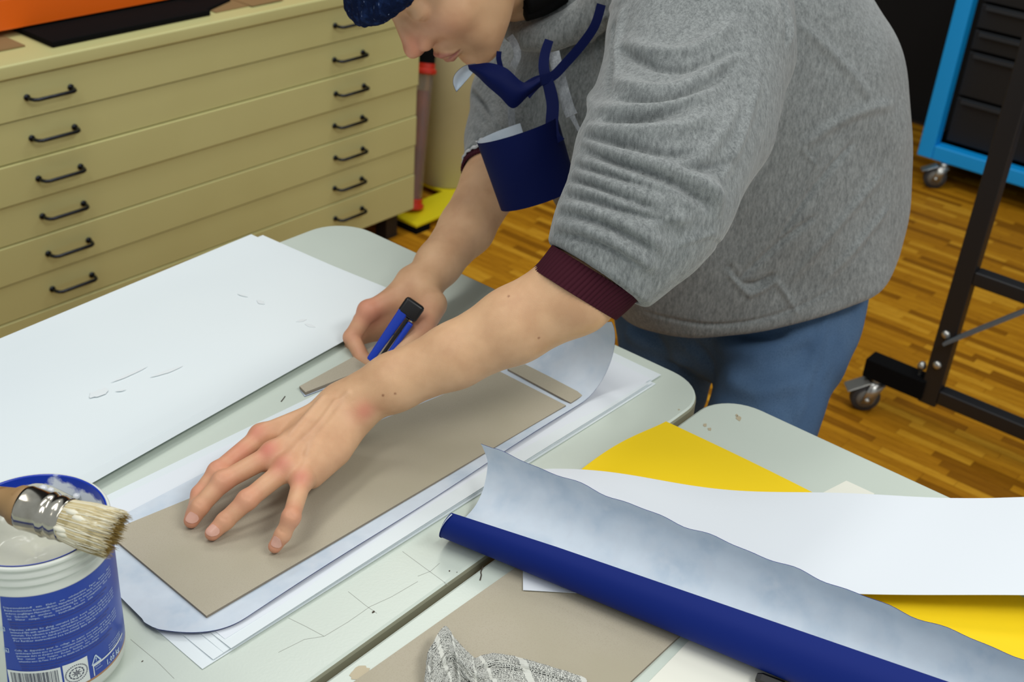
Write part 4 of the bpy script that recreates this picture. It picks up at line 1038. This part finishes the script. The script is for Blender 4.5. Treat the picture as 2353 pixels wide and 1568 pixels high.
FOLD_SPEC = [
 # sleeve: upper arm swags
 (((1436,100),(1520,128),(1600,118),(1690,50)), 0.0120, 1.28, 1), (((1432,116),(1500,156),(1590,162),(1700,110)), 0.0040, 2.72, -1),
 (((1415,185),(1480,212),(1570,208),(1680,130)), 0.0130, 1.28, 1), (((1420,228),(1500,240),(1590,220),(1690,150)), 0.0045, 2.72, -1),
 (((1376,252),(1450,258),(1540,252),(1640,205)), 0.0130, 1.28, 1), (((1395,282),(1460,284),(1530,268),(1605,238)), 0.0045, 2.72, -1),
 (((1350,296),(1430,306),(1530,305),(1630,270)), 0.0130, 1.28, 1), (((1350,312),(1400,331),(1470,344),(1540,362),(1590,352)), 0.0050, 2.72, -1),
 (((1345,328),(1410,355),(1490,375),(1570,402),(1645,450)), 0.0125, 1.28, 1), (((1345,342),(1402,376),(1480,398),(1560,430),(1622,474)), 0.0042, 2.72, -1),
 (((1322,365),(1390,390),(1470,418),(1550,455),(1605,497)), 0.0115, 1.28, 1), (((1330,382),(1385,403),(1450,424),(1535,450)), 0.0040, 2.72, -1),
 (((1313,400),(1375,416),(1450,443),(1530,480),(1570,508)), 0.0105, 1.28, 1), (((1316,414),(1360,430),(1440,462),(1500,480)), 0.0038, 2.72, -1),
 (((1306,432),(1370,450),(1440,476),(1510,505)), 0.0105, 1.28, 1), (((1306,450),(1370,466),(1440,490),(1540,514)), 0.0040, 2.72, -1),
 (((1292,474),(1350,486),(1430,513),(1500,547),(1525,572)), 0.0120, 1.28, 1), (((1298,492),(1360,506),(1430,533),(1490,568)), 0.0040, 2.72, -1),
 (((1282,515),(1350,530),(1420,560),(1480,600),(1502,614)), 0.0110, 1.28, 1), (((1278,540),(1340,545),(1410,573),(1470,610)), 0.0035, 2.72, -1),
 (((1500,515),(1540,502),(1575,505)), 0.0090, 1.20, 1),
 (((1605,415),(1640,440),(1648,475)), 0.0140, 1.28, 1), (((1560,380),(1620,398),(1680,372)), 0.0050, 1.92, -1),
 (((1700,230),(1650,320),(1600,370)), 0.0100, 0.85, 1), (((1740,200),(1700,320),(1660,400)), 0.0090, 1.20, 1),
 # front edge of the hoodie behind the sleeve
 (((1395,40),(1372,120),(1365,210),(1368,250)), 0.0120, 1.28, 1), (((1410,60),(1404,140),(1400,210)), 0.0050, 2.72, -1), (((1428,30),(1418,100),(1414,180)), 0.0080, 1.20, 1),
 # armhole seam
 (((1796,0),(1806,40),(1812,75),(1806,100)), 0.0037, 1.70, -1), (((1806,0),(1816,40),(1822,75),(1816,100)), 0.0044, 1.00, 1),
 # body drape
 (((1840,60),(1930,140),(2000,230)), 0.0100, 0.85, 1), (((1850,330),(1960,260),(2050,240)), 0.0100, 0.85, 1), (((1780,560),(1880,420),(1960,330)), 0.0040, 2.28, -1),
 (((1820,640),(1940,500),(2030,400)), 0.0090, 0.85, 1), (((1700,640),(1790,560),(1870,500)), 0.0040, 2.28, -1), (((1900,640),(1990,540),(2040,480)), 0.0080, 0.85, 1),
 (((1840,340),(1862,365),(1878,385)), 0.0026, 1.00, 1), (((1883,345),(1870,380),(1855,415)), 0.0026, 1.00, 1),
 # kangaroo pocket: raised seam line, dark mouth
 (((1560,562),(1600,545),(1636,537)), 0.0044, 1.00, 1), (((1636,537),(1645,575),(1660,612),(1690,650),(1722,678)), 0.0048, 1.00, 1), (((1722,678),(1745,672),(1768,655),(1782,645)), 0.0048, 1.00, 1),
 (((1782,645),(1800,665),(1815,695),(1835,722)), 0.0044, 1.00, 1), (((1712,655),(1735,662),(1760,646),(1772,636)), 0.0060, 1.92, -1), (((1645,555),(1658,590),(1680,628),(1704,652)), 0.0037, 1.70, -1),
 # hem line of the body
 (((1480,716),(1560,738),(1650,748),(1740,736),(1830,708),(1930,655)), 0.0027, 1.70, -1),
 # hood creases
 (((1184,74),(1215,72),(1262,64),(1310,42),(1350,10)), .0060, 2.4, -1), (((1222,60),(1260,54),(1300,30)), .006, 1.0, 1), (((1290,84),(1340,74),(1390,42),(1430,0)), .006, 1.2, 1), (((1196,94),(1262,98),(1330,90),(1392,62)), .007, 2.4, -1),
 # right sleeve
 (((1085,215),(1110,240),(1140,300)), 0.0040, 2.72, -1), (((1095,240),(1115,268),(1145,290)), 0.0060, 1.20, 1), (((1088,285),(1110,300),(1140,315)), 0.0070, 1.20, 1), (((1075,345),(1100,340),(1120,350)), 0.0060, 1.20, 1), (((1090,318),(1110,326),(1125,333)), 0.0030, 2.72, -1),
]
# hood lying around the neck
HOOD = [([D(1178,75,1.475), D(1215,86,1.455), D(1262,82,1.440), D(1310,62,1.430), D(1360,30,1.42), D(1410,-25,1.40), D(1450,-90,1.40)], [.012,.017,.020,.021,.023,.024,.02]),
        ([D(1184,62,1.475), D(1215,50,1.465), D(1255,34,1.455), D(1300,8,1.45), D(1345,-30,1.45)], [.013,.018,.019,.019,.018]),
        ([D(1300,75,1.445), D(1350,72,1.425), D(1385,40,1.41), D(1440,0,1.39)], [.008,.012,.014,.014])]
FOLDS = build_folds(FOLD_SPEC)
cuffC = [SLV[-1], SLV[-2]]
LEnd, LDir = D(1372, 634, 1.147), nrm(D(1372-56, 634+83, 1.147)-D(1372, 634, 1.147))          # square end of the left sleeve
REnd, RDir = D(1138, 384, 1.52), nrm(rf[2]-rf[4])
def hoodie(X):
    d = hoodie_base(X)
    for p, r in HOOD: d = blend(d, X, p, r, .006)
    for q, r, k, sg, nor in FOLDS: d = fold(d, X, q, r, k, sg, nor)
    # opening of the sleeves: cut square and hollow
    m = np.linalg.norm(X-LEnd, axis=1) < .12
    if m.any():
        z = (X[m]-LEnd)@LDir; dm = smax(d[m], z, .006); hol = np.maximum(chain(X[m], [LEnd+LDir*.03, LEnd-LDir*.02], [.0475, .0450]), -z-.018); d[m] = np.maximum(dm, -hol)
    m = np.linalg.norm(X-REnd, axis=1) < .10
    if m.any():
        z = (X[m]-REnd)@RDir; dm = smax(d[m], z, .005); hol = np.maximum(chain(X[m], [REnd+RDir*.03, REnd-RDir*.02], [.0385, .0365]), -z-.015); d[m] = np.maximum(dm, -hol)
    # hollow neck opening
    d = smax(d, -chain(X, [D(1215,10,1.53), D(1290,-60,1.56)], [.050, .070]), .012)
    return d
# ---- jeans
def jeans(X):
    d = chain(X, [D(1740,560,1.74), PEL, D(1700,700,1.77)], [.13, .145, .12], .03)
    d = smin(d, chain(X, [D(1838,660,1.715), D(1828,740,1.70), D(1777,880,1.675), D(1735,1010,1.66), Lleg[2], Lfoot], [.086, .090, .080, .0765, .074, .068]), .03)
    d = smin(d, chain(X, [D(1545,690,1.85), D(1538,780,1.86), D(1520,880,1.87), Rleg[2], Rfoot], [.085, .081, .072, .070, .066]), .010)
    d = d+wob(X, 38, .003, .7)+wob(X, 75, .0012, .2)
    for q in JF: d = blend(d, X, q[0], q[1], q[2], q[3])
    return smax(d, .055-X[:, 2], .01)
JF = []
JFS = (((1560,770),(1600,800),(1632,838)), .006, .015, -1), (((1700,760),(1760,770),(1840,790)), .008, .02, -1), (((1660,790),(1740,810),(1850,775)), .008, .02, 1), (((1900,720),(1870,830),(1830,960)), .004, .008, 1), (((1940,660),(1925,760),(1880,900)), .0022, .004, 1), (((1590,760),(1578,810),(1560,850)), .0022, .004, 1), (((1450,770),(1520,800),(1570,830)), .006, .02, 1), (((1680,880),(1740,900),(1830,880)), .006, .02, 1)
_jf = []
for pts, r, k_, sg in JFS:
    q = on_surf(jeans, pts, 0, 9); _jf.append((q, [r*.6]+[r]*7+[r*.6], k_, sg))
JF = _jf

# ================================================================== person: meshes
def skin_mat():
    m = bpy.data.materials.new('skin'); m.use_nodes = True; nt = m.node_tree; b = nt.nodes['Principled BSDF']
    N = lambda t: nt.nodes.new(t); L = nt.links.new
    tc = N('ShaderNodeTexCoord')
    n1 = N('ShaderNodeTexNoise'); n1.inputs['Scale'].default_value = 34; n1.inputs['Detail'].default_value = 4; L(tc.outputs['Object'], n1.inputs['Vector'])
    r1 = N('ShaderNodeMapRange'); r1.inputs[1].default_value = .38; r1.inputs[2].default_value = .66; L(n1.outputs[0], r1.inputs[0])
    x1 = N('ShaderNodeMix'); x1.data_type = 'RGBA'; x1.inputs[6].default_value = (*srgb(216,174,134), 1); x1.inputs[7].default_value = (*srgb(202,158,120), 1); L(r1.outputs[0], x1.inputs[0])
    last = x1.outputs[2]
    for nm, col in (('flush', srgb(208,122,104)), ('lip', srgb(158,78,78)), ('vein', srgb(170,140,126)), ('mole', srgb(130,80,54))):
        a = N('ShaderNodeAttribute'); a.attribute_name = nm; x = N('ShaderNodeMix'); x.data_type = 'RGBA'; L(a.outputs['Fac'], x.inputs[0]); L(last, x.inputs[6]); x.inputs[7].default_value = (*col, 1); last = x.outputs[2]
    L(last, b.inputs['Base Color']); b.inputs['Roughness'].default_value = .52; b.inputs['Specular IOR Level'].default_value = .4
    b.inputs['Subsurface Weight'].default_value = .12; b.inputs['Subsurface Radius'].default_value = (.012, .005, .003); b.inputs['Subsurface Scale'].default_value = .5
    n2 = N('ShaderNodeTexVoronoi'); n2.inputs['Scale'].default_value = 900; L(tc.outputs['Object'], n2.inputs['Vector'])
    bp = N('ShaderNodeBump'); bp.inputs['Strength'].default_value = .12; bp.inputs['Distance'].default_value = .0004; L(n2.outputs[0], bp.inputs['Height']); L(bp.outputs[0], b.inputs['Normal'])
    return m
SKIN = skin_mat()
def fleece(name, c1, c2, streak=True):
    m = bpy.data.materials.new(name); m.use_nodes = True; nt = m.node_tree; b = nt.nodes['Principled BSDF']; N = lambda t: nt.nodes.new(t); L = nt.links.new
    tc = N('ShaderNodeTexCoord'); mp = N('ShaderNodeMapping'); mp.inputs['Rotation'].default_value = (.6, .7, .3); mp.inputs['Scale'].default_value = (1, 1, .28); L(tc.outputs['Object'], mp.inputs[0])
    n1 = N('ShaderNodeTexNoise'); n1.inputs['Scale'].default_value = 520; n1.inputs['Detail'].default_value = 4; n1.inputs['Roughness'].default_value = .7; L(mp.outputs[0], n1.inputs['Vector'])
    n3 = N('ShaderNodeTexNoise'); n3.inputs['Scale'].default_value = 190; n3.inputs['Detail'].default_value = 5; n3.inputs['Roughness'].default_value = .75; L(mp.outputs[0], n3.inputs['Vector'])
    ad = N('ShaderNodeMath'); ad.operation = 'ADD'; L(n1.outputs[0], ad.inputs[0]); L(n3.outputs[0], ad.inputs[1])
    r1 = N('ShaderNodeMapRange'); r1.inputs[1].default_value = .76; r1.inputs[2].default_value = 1.24; L(ad.outputs[0], r1.inputs[0])
    x1 = N('ShaderNodeMix'); x1.data_type = 'RGBA'; x1.inputs[6].default_value = (*c1, 1); x1.inputs[7].default_value = (*c2, 1); L(r1.outputs[0], x1.inputs[0]); L(x1.outputs[2], b.inputs['Base Color'])
    b.inputs['Roughness'].default_value = .95; b.inputs['Specular IOR Level'].default_value = .1; b.inputs['Sheen Weight'].default_value = .25; b.inputs['Sheen Roughness'].default_value = .5
    n2 = N('ShaderNodeTexNoise'); n2.inputs['Scale'].default_value = 900; n2.inputs['Detail'].default_value = 2; L(tc.outputs['Object'], n2.inputs['Vector'])
    bp = N('ShaderNodeBump'); bp.inputs['Strength'].default_value = .5; bp.inputs['Distance'].default_value = .0008; L(n2.outputs[0], bp.inputs['Height']); L(bp.outputs[0], b.inputs['Normal'])
    return m
GREY = fleece('grey_marl_fleece', srgb(104,108,108), srgb(150,154,153)); RIBG = fleece('grey_marl_rib', srgb(116,119,121), srgb(158,161,162)); WHITE = fleece('white_lining', srgb(190,192,192), srgb(222,222,222))
DENIM = mat('blue_denim', srgb(74,100,132), .85, spec=.15, var=[(5, srgb(104,132,162), .42,.66,ONE,3), (1100, srgb(62,88,120), .45,.75,(1,1,.3),3)], bump=[(900,.4,.0006,ONE)])
MAROON = mat('maroon_rib_knit', srgb(62,22,34), .85, spec=.15)
BEANIE = mat('navy_fuzzy_knit', srgb(14,26,56), .95, spec=.1, var=[(120, srgb(30,48,88), .50,.68,ONE,5), (420, srgb(150,165,200), .70,.80,(1,1,.3),2)], bump=[(160,.9,.004,ONE)])

allp = np.array(lf+tip+mcp+[Wl])
a_lo, a_hi = allp.min(0)-.05, allp.max(0)+.05
allr = np.array(rf+rt+rm+rth); b_lo, b_hi = allr.min(0)-.05, allr.max(0)+.05
hz = np.array([HC-.15, HC+.15]); n_ = np.array(NK)
t_all = np.array(SP+[Sl, Sr, El, Er]+Lleg+Rleg+NK)
body, BV = sdf_object('person', [(left_arm, a_lo, a_hi, .00115), (right_arm, b_lo, b_hi, .0015), (head_neck, np.minimum(hz.min(0), n_.min(0)-.02), np.maximum(hz.max(0), n_.max(0)+.07), .0016), (trunk, t_all.min(0)-.15, t_all.max(0)+.15, .006)], [SKIN])
tag(body, 'person in navy hat and grey hoodie leaning over the table, gripping a knife', 'person')
def spot(V, pts, r, p=2.0):
    v = np.zeros(len(V))
    for c, w_ in pts: v = np.maximum(v, w_*np.exp(-(np.linalg.norm(V-c, axis=1)/r)**p))
    return v
_hv = P(760, 960, .8)
fl_ = spot(BV, [(march(left_arm, *q), w_) for q, w_ in (((586,992),.55), ((613,1032),.75), ((645,1066),.62), ((690,1098),.6), ((692,1106),.4), ((838,945),.65), ((822,950),.3))], .0105)
fl_ = np.maximum(fl_, spot(BV, [(c, .55) for c in pip]+[(c, .35) for c in dip]+[(c, .6) for c in tip[:3]]+[(pip[0], .7), ((pip[0]+mcp[0])/2, .7), ((mcp[0]+pip[0]*2)/3, .6), (dip[0], .7)], .0125))
fl_ = np.maximum(fl_, spot(BV, [(tip[3], .5), (rm[0], .75), (rp_[0], .35), (rth[1], .7), ((rth[1]+rth[0])/2, .4), (rd[0], .3)], .017))
q_ = toh(BV); qa = q_.copy(); qa[:, 0] = np.abs(qa[:, 0]); hm = np.linalg.norm(BV-HC, axis=1) < .16
fl_ = np.maximum(fl_, np.where(hm, .75*np.exp(-(np.linalg.norm(qa-(0, .108, -.018), axis=1)/.021)**2)+.35*np.exp(-(np.linalg.norm(qa-(.04, .08, -.02), axis=1)/.03)**2)+.2*np.exp(-(np.linalg.norm(qa-(.0, .09, -.095), axis=1)/.025)**2), 0))
fl_ = fl_+.22*np.clip(1-np.linalg.norm(BV-P(600, 1080, .78), axis=1)/.12, 0, 1)+.25*np.clip(1-np.linalg.norm(BV-D(880, 740, 1.38), axis=1)/.08, 0, 1)
attr(body, 'flush', np.clip(fl_*.95, 0, 1))
lipd = np.minimum(chain(qa, [(0, .1005, -.0525), (.006, .1008, -.0515), (.015, .0955, -.0548), (.024, .0865, -.0580)], [.0046, .0049, .0040, .0020]), chain(qa, [(0, .0985, -.0635), (.010, .0965, -.0632), (.018, .0905, -.0608), (.024, .0865, -.0585)], [.0058, .0055, .0040, .0018]))
attr(body, 'lip', np.where(hm, np.clip(-(lipd-.0003)/.0010, 0, 1)*.85, 0))
vv = np.full(len(BV), 1.)
for v, r in veins: vv = np.minimum(vv, np.clip((chain(BV, v, [0]*len(v)))/.004, 0, 1))
attr(body, 'vein', (1-vv)**1.5*.35)
ml = np.zeros(len(BV))
for c in ((880,909),(1169,681),(1238,777),(908,905)): ml = np.maximum(ml, np.exp(-(np.linalg.norm(BV-march(left_arm, *c), axis=1)/.0012)**4))
attr(body, 'mole', ml*.8)

def nail(fn, c_px, w_, l_, along, side, parent):
    c = march(fn, *c_px)
    G = []
    a, s = nrm(along), nrm(side-along*(side@nrm(along)))
    n = nrm(np.cross(a, s)); n = n if n@(CAM-c) > 0 else -n
    for i in range(9):
        u = -1+2*i/8; row = []
        for j in range(9):
            v = -1+2*j/8; ww = w_*(1-.18*max(0, abs(u))**3)
            p = c+a*(l_*u*math.sqrt(1-.25*v*v))+s*(ww*v*math.sqrt(max(0, 1-.22*u*u)))
            # drop onto the finger, crown by the curvature
            for _ in range(6):
                d = fn(p[None])[0]; p = p-n*(d-.00035)*.8
            row.append(p)
        G.append(row)
    G = np.array(G)
    fl2 = np.cross(G[-1, 4]-G[0, 4], G[4, -1]-G[4, 0])@n < 0
    return grid_sheet('fingernail', G, .0004, [mat('fingernail', srgb(216,166,146), .32, spec=.55)], parent, flip=fl2)
X1 = lambda a, b: D(b[0], b[1], 1.1)-D(a[0], a[1], 1.1)
for c, a_, b_, w_, l_ in (((439,1190),(459,1160),(434,1204),.0042,.0048), ((486,1219),(512,1195),(484,1232),.0045,.0050), ((634,1246),(648,1225),(628,1262),.0041,.0048)):
    al = X1(a_, b_)+np.array([0, 0, -.004]); sd = np.cross(al, (0, 0, 1.)); nail(left_arm, c, w_, l_, al, sd, body)

hd, HV = sdf_object('hoodie', [(hoodie, (.78, .42, .58), (1.98, 1.25, 1.42), .0025, 2.6)], [GREY], body)
hd['label'] = 'grey marl hooded sweatshirt with front pocket and pushed up sleeves'
J, _ = sdf_object('jeans', [(jeans, (1.15, .40, .03), (1.75, 1.05, .88), .006)], [DENIM], body); J['label'] = 'faded blue denim jeans'
# rib cuffs of the shirt below
def cuff(name, c0, c1, r0, r1, parent, m, nrib=70, amp=.0006, th=.0022, label=None, uv=None):
    c0, c1 = np.array(c0), np.array(c1); t = nrm(c1-c0); u = nrm(np.cross(t, (0, 0, 1))); v = np.cross(t, u); G = []
    if uv is not None: u, v = uv
    for i in range(nrib*6+1):
        a = 2*math.pi*i/(nrib*6); row = []
        for j in range(8):
            f = j/7; r = r0+(r1-r0)*f+amp*math.cos(a*nrib)+.0018*math.sin(3*a+f*2); row.append(c0+(c1-c0)*f+(u*math.cos(a)+v*math.sin(a))*r)
        G.append(row)
    o = grid_sheet(name, G, th, [m], parent); 
    if label: o['label'] = label
    return o
_uo = nrm(D(1452, 690, 1.147)-D(1265, 574, 1.147)); _vo = nrm(CAM-LEnd); _vo = nrm(_vo-_uo*(_vo@_uo))*1.0
cuff('shirt_cuff', D(1368, 625, 1.147), D(1317, 674, 1.149), .0462, .0450, body, MAROON, 64, uv=(_uo, _vo), label='dark maroon ribbed cuff of the shirt underneath')
cuff('shirt_cuff', D(1141, 364, 1.535), D(1133, 400, 1.513), .0382, .0378, body, MAROON, 60, label='dark maroon ribbed cuff of the shirt underneath')
cuff('sleeve_lining', REnd-RDir*.010, REnd+RDir*.0035, .0392, .0402, body, WHITE, 24, .0008, label='white fleece lining edge at the sleeve end')
# beanie
def beanie(X):
    q = toh(X); d = ell(q, (0, -.006, .085), (.094, .112, .092))
    rim = ell(q, (0, .004, .052), (.098, .1185, .034)); d = smin(d, rim, .012)
    s = q[:, 2]-.14*0; 
    d = d+.0016*np.sin(q[:, 0]*260+3*np.sin(q[:, 2]*90))*np.sin(q[:, 2]*240+2*np.sin(q[:, 0]*120)+q[:, 1]*160)+.0008*np.sin(q[:, 0]*520)*np.sin(q[:, 1]*470)*np.sin(q[:, 2]*500)
    cut = (.024+.10*np.clip(-q[:, 1], 0, .2)*0-.18*np.clip(.09-q[:, 1], 0, .2)*.35)-q[:, 2]
    return smax(d, cut, .012)
bn, _ = sdf_object('beanie', [(beanie, HC-.24, HC+.24, .0026)], [BEANIE], body); bn['label'] = 'dark navy fuzzy knitted hat'
# dark shirt collar inside the hood
k = MB()
for pl_ in (((1203,20),(1225,14),(1252,4),(1288,-18)), ((1206,2),(1236,-8),(1275,-32))): k.tube(catmull([q-nrm(q-CAM)*.002 for q in [march(head_neck, *p) for p in pl_]], 16), .015, 14)
c_ = k.build('shirt_collar', M['blackm'], body, smooth=True); c_['label'] = 'black shirt collar'
# shoes
for f in (Lfoot, Rfoot):
    k = MB(); G = []
    sh, _ = sdf_object('shoe', [(lambda X, f=f: smax(smin(chain(X, [f+(.03, 0, -.03), f+(-.13, 0, -.038)], [.045, .036]), chain(X, [f+(.03, 0, -.02), f+(.01, 0, .03)], [.045, .048]), .02), .0005-X[:, 2], .004), f-.22, f+.15, .006)], [M['blackm']], body)
# drawstrings
def ribbon(name, pts, wd, th, mats, parent, n=40, side=None, twist=None):
    c = catmull(pts, n); G = []
    for i in range(n):
        t = nrm(c[min(i+1, n-1)]-c[max(i-1, 0)]); w_ = wd(i/(n-1)) if callable(wd) else wd
        s = nrm(np.cross(t, nrm(CAM-c[i]) if side is None else side)); 
        if twist: a = twist(i/(n-1)); nn_ = np.cross(t, s); s = s*math.cos(a)+nn_*math.sin(a)
        G.append([c[i]+s*w_*(-1+2*j/5)/2 for j in range(6)])
    G = np.array(G); return grid_sheet(name, G, th, mats, parent, flip=np.cross(G[1, 0]-G[0, 0], G[0, -1]-G[0, 0])@(CAM-G[0, 0]) < 0)
CORD = fleece('grey_cord', srgb(120,124,128), srgb(158,162,166))
hs = lambda a, b, off=.006: march(hoodie_base, a, b)-nrm(march(hoodie_base, a, b)-CAM)*off
r_ = ribbon('drawstring', [D(1272,120,1.372), D(1280,155,1.368), D(1292,200,1.366), D(1304,242,1.366), D(1314,266,1.366)], lambda u: .0135, .0025, [CORD], body); r_['label'] = 'flat grey drawstring hanging free on the chest'
ribbon('drawstring_tip', [D(1311,260,1.366), D(1322,282,1.366), D(1333,304,1.366)], lambda u: .0065-.003*u, .002, [CORD], body)
r_ = ribbon('drawstring', [D(1172,84,1.430), D(1184,104,1.425), D(1189,128,1.424), D(1180,152,1.430), D(1174,180,1.45), D(1174,240,1.45), D(1178,310,1.46)], lambda u: .0085, .0025, [CORD], body); r_['label'] = 'flat grey drawstring hanging behind the blue paper'
bpy.context.view_layer.update()

# ================================================================== BLUE PAPER STRIP around the neck
DS = lambda a, b, d: D(a, b, d-.030)
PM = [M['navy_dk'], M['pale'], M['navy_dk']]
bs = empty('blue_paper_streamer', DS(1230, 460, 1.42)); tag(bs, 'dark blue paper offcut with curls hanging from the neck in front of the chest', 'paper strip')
a0_, a1_ = DS(1188, 297, 1.398), DS(1238, 454, 1.421); ax = nrm(a1_-a0_); e1 = nrm(DS(1260,270,1.395)-DS(1110,325,1.395)); e1 = nrm(e1-ax*(e1@ax)); e2 = np.cross(ax, e1)
if e2@(CAM-a0_) < 0: e2 = -e2
G = []
for i in range(60):
    th = math.radians(-12+ (292+0)*i/59)       # from right rim over the front to the back left
    row = []
    for j in range(14):
        v = j/13; R1 = .0475-.002*v+.006*max(0, i/59-.7); ln = np.linalg.norm(a1_-a0_)
        skew = .010*math.cos(th)*0
        row.append(a0_+ax*(ln*v+.006*math.sin(math.pi*v)*0)+e1*R1*math.cos(th)+e2*R1*.92*math.sin(th))
    G.append(row)
G = np.array(G); nn_ = np.cross(G[21, 0]-G[20, 0], G[20, 1]-G[20, 0])
grid_sheet('wide_curl', G, .0004, PM, bs, flip=nn_@(G[20, 0]-a0_) < 0)
f1 = lambda pts, wd, nm, mats=PM, **k_: ribbon(nm, pts, wd, .0004, mats, bs, **k_)
f1([DS(1262,92,1.395), DS(1252,125,1.392), DS(1250,160,1.388), DS(1262,200,1.386), DS(1270,240,1.384), DS(1268,285,1.380), DS(1272,315,1.379), DS(1280,330,1.380)], lambda u: .010+.004*min(1, u*2)+.006*max(0, u-.8)*5, 'long_band', n=60)
f1([DS(1382,10,1.395), DS(1366,60,1.392), DS(1335,105,1.390), DS(1300,145,1.388), DS(1270,175,1.386), DS(1235,188,1.384), DS(1205,212,1.382)], lambda u: .0105+.008*max(0, u-.75)*4, 'neck_band', n=60)
f1([DS(1147,118,1.425), DS(1146,135,1.42), DS(1152,160,1.412)], .006, 'neck_band', n=16)
U_ = catmull([DS(1240,177,1.381), DS(1204,190,1.380), DS(1165,158,1.376), DS(1128,145,1.376), DS(1098,147,1.380), DS(1075,150,1.386)], 40)
L_ = catmull([DS(1242,197,1.384), DS(1212,222,1.384), DS(1179,249,1.384), DS(1148,222,1.380), DS(1118,196,1.378), DS(1098,176,1.382), DS(1078,160,1.386)], 40)
G = np.array([[U_[i]*(1-j/9)+L_[i]*j/9+nrm(CAM-U_[i])*.008*math.sin(math.pi*j/9) for j in range(10)] for i in range(40)])
grid_sheet('narrow_curl', G, .0004, PM, bs, flip=np.cross(G[21, 0]-G[20, 0], G[20, 9]-G[20, 0])@(CAM-G[20, 0]) < 0)
U_ = catmull([DS(1092,146,1.384), DS(1066,152,1.388), DS(1046,170,1.392), DS(1041,190,1.395), DS(1048,210,1.398)], 24)
L_ = catmull([DS(1096,152,1.386), DS(1090,163,1.396), DS(1078,178,1.402), DS(1064,194,1.404), DS(1049,211,1.400)], 24)
G = np.array([[U_[i]*(1-j/7)+L_[i]*j/7+nrm(U_[i]-CAM)*.006*math.sin(math.pi*j/7) for j in range(8)] for i in range(24)])
grid_sheet('curl_end', G, .0004, [M['pale'], M['navy_dk'], M['navy_dk']], bs, flip=np.cross(G[11, 0]-G[10, 0], G[10, 7]-G[10, 0])@(CAM-G[10, 0]) < 0)
adopt(bs)
# ================================================================== KNIFE in the right hand
kn = empty('utility_knife', KT); tag(kn, 'blue snap-off knife with black end cap held in the right hand', 'knife')
t = nrm(KTop-KT); L_k = np.linalg.norm(KTop-KT); s = nrm(np.cross(t, nrm(CAM-KTop))); n_ = np.cross(t, s)
def kbox(mb, l0, l1, w0, w1, s_off, n0, n1, taper=0):
    V = []
    for l, ws, we in ((l0, w0, w1),): pass
    for l, tw in ((l0, taper), (l1, 0)):
        for a, b in ((w0+tw, n0), (w1-tw, n0), (w1-tw, n1), (w0+tw, n1)): V.append(KT+t*l+s*(a+s_off)+n_*b)
    mb.add(V, [(0,1,2,3)[::-1],(4,5,6,7),(0,1,5,4),(1,2,6,5),(2,3,7,6),(3,0,4,7)])
blue_pl = mat('blue_plastic', srgb(16,58,176), .3, spec=.5); blk_pl = mat('black_plastic', srgb(16,16,18), .35)
sgn = 1 if s@(D(990,694,1.3)-KTop) > 0 else -1
k = MB(); kbox(k, .010, L_k-.014, -.0115, .0005, 0, -.0055, .0055, .002)
k.V = [tuple(v) for v in k.V]; o = k.build('body', blue_pl, kn, bevel=.0022)
k = MB(); kbox(k, .010, L_k-.020, .0005, .0045, 0, -.0045, .0030); k.build('slider_channel', blk_pl, kn, bevel=.0008)
k = MB(); kbox(k, .010, L_k-.022, .0045, .0115, 0, -.0055, .0048, .001); k.build('body_edge', blue_pl, kn, bevel=.002)
k = MB(); kbox(k, L_k-.020, L_k, -.0118, .0118, 0, -.0060, .0060); k.build('end_cap', blk_pl, kn, bevel=.0035)
k = MB(); kbox(k, .0, .014, -.0045, .0045, 0, -.0003, .0003, .003); k.build('blade', M['zinc'], kn)
adopt(kn)
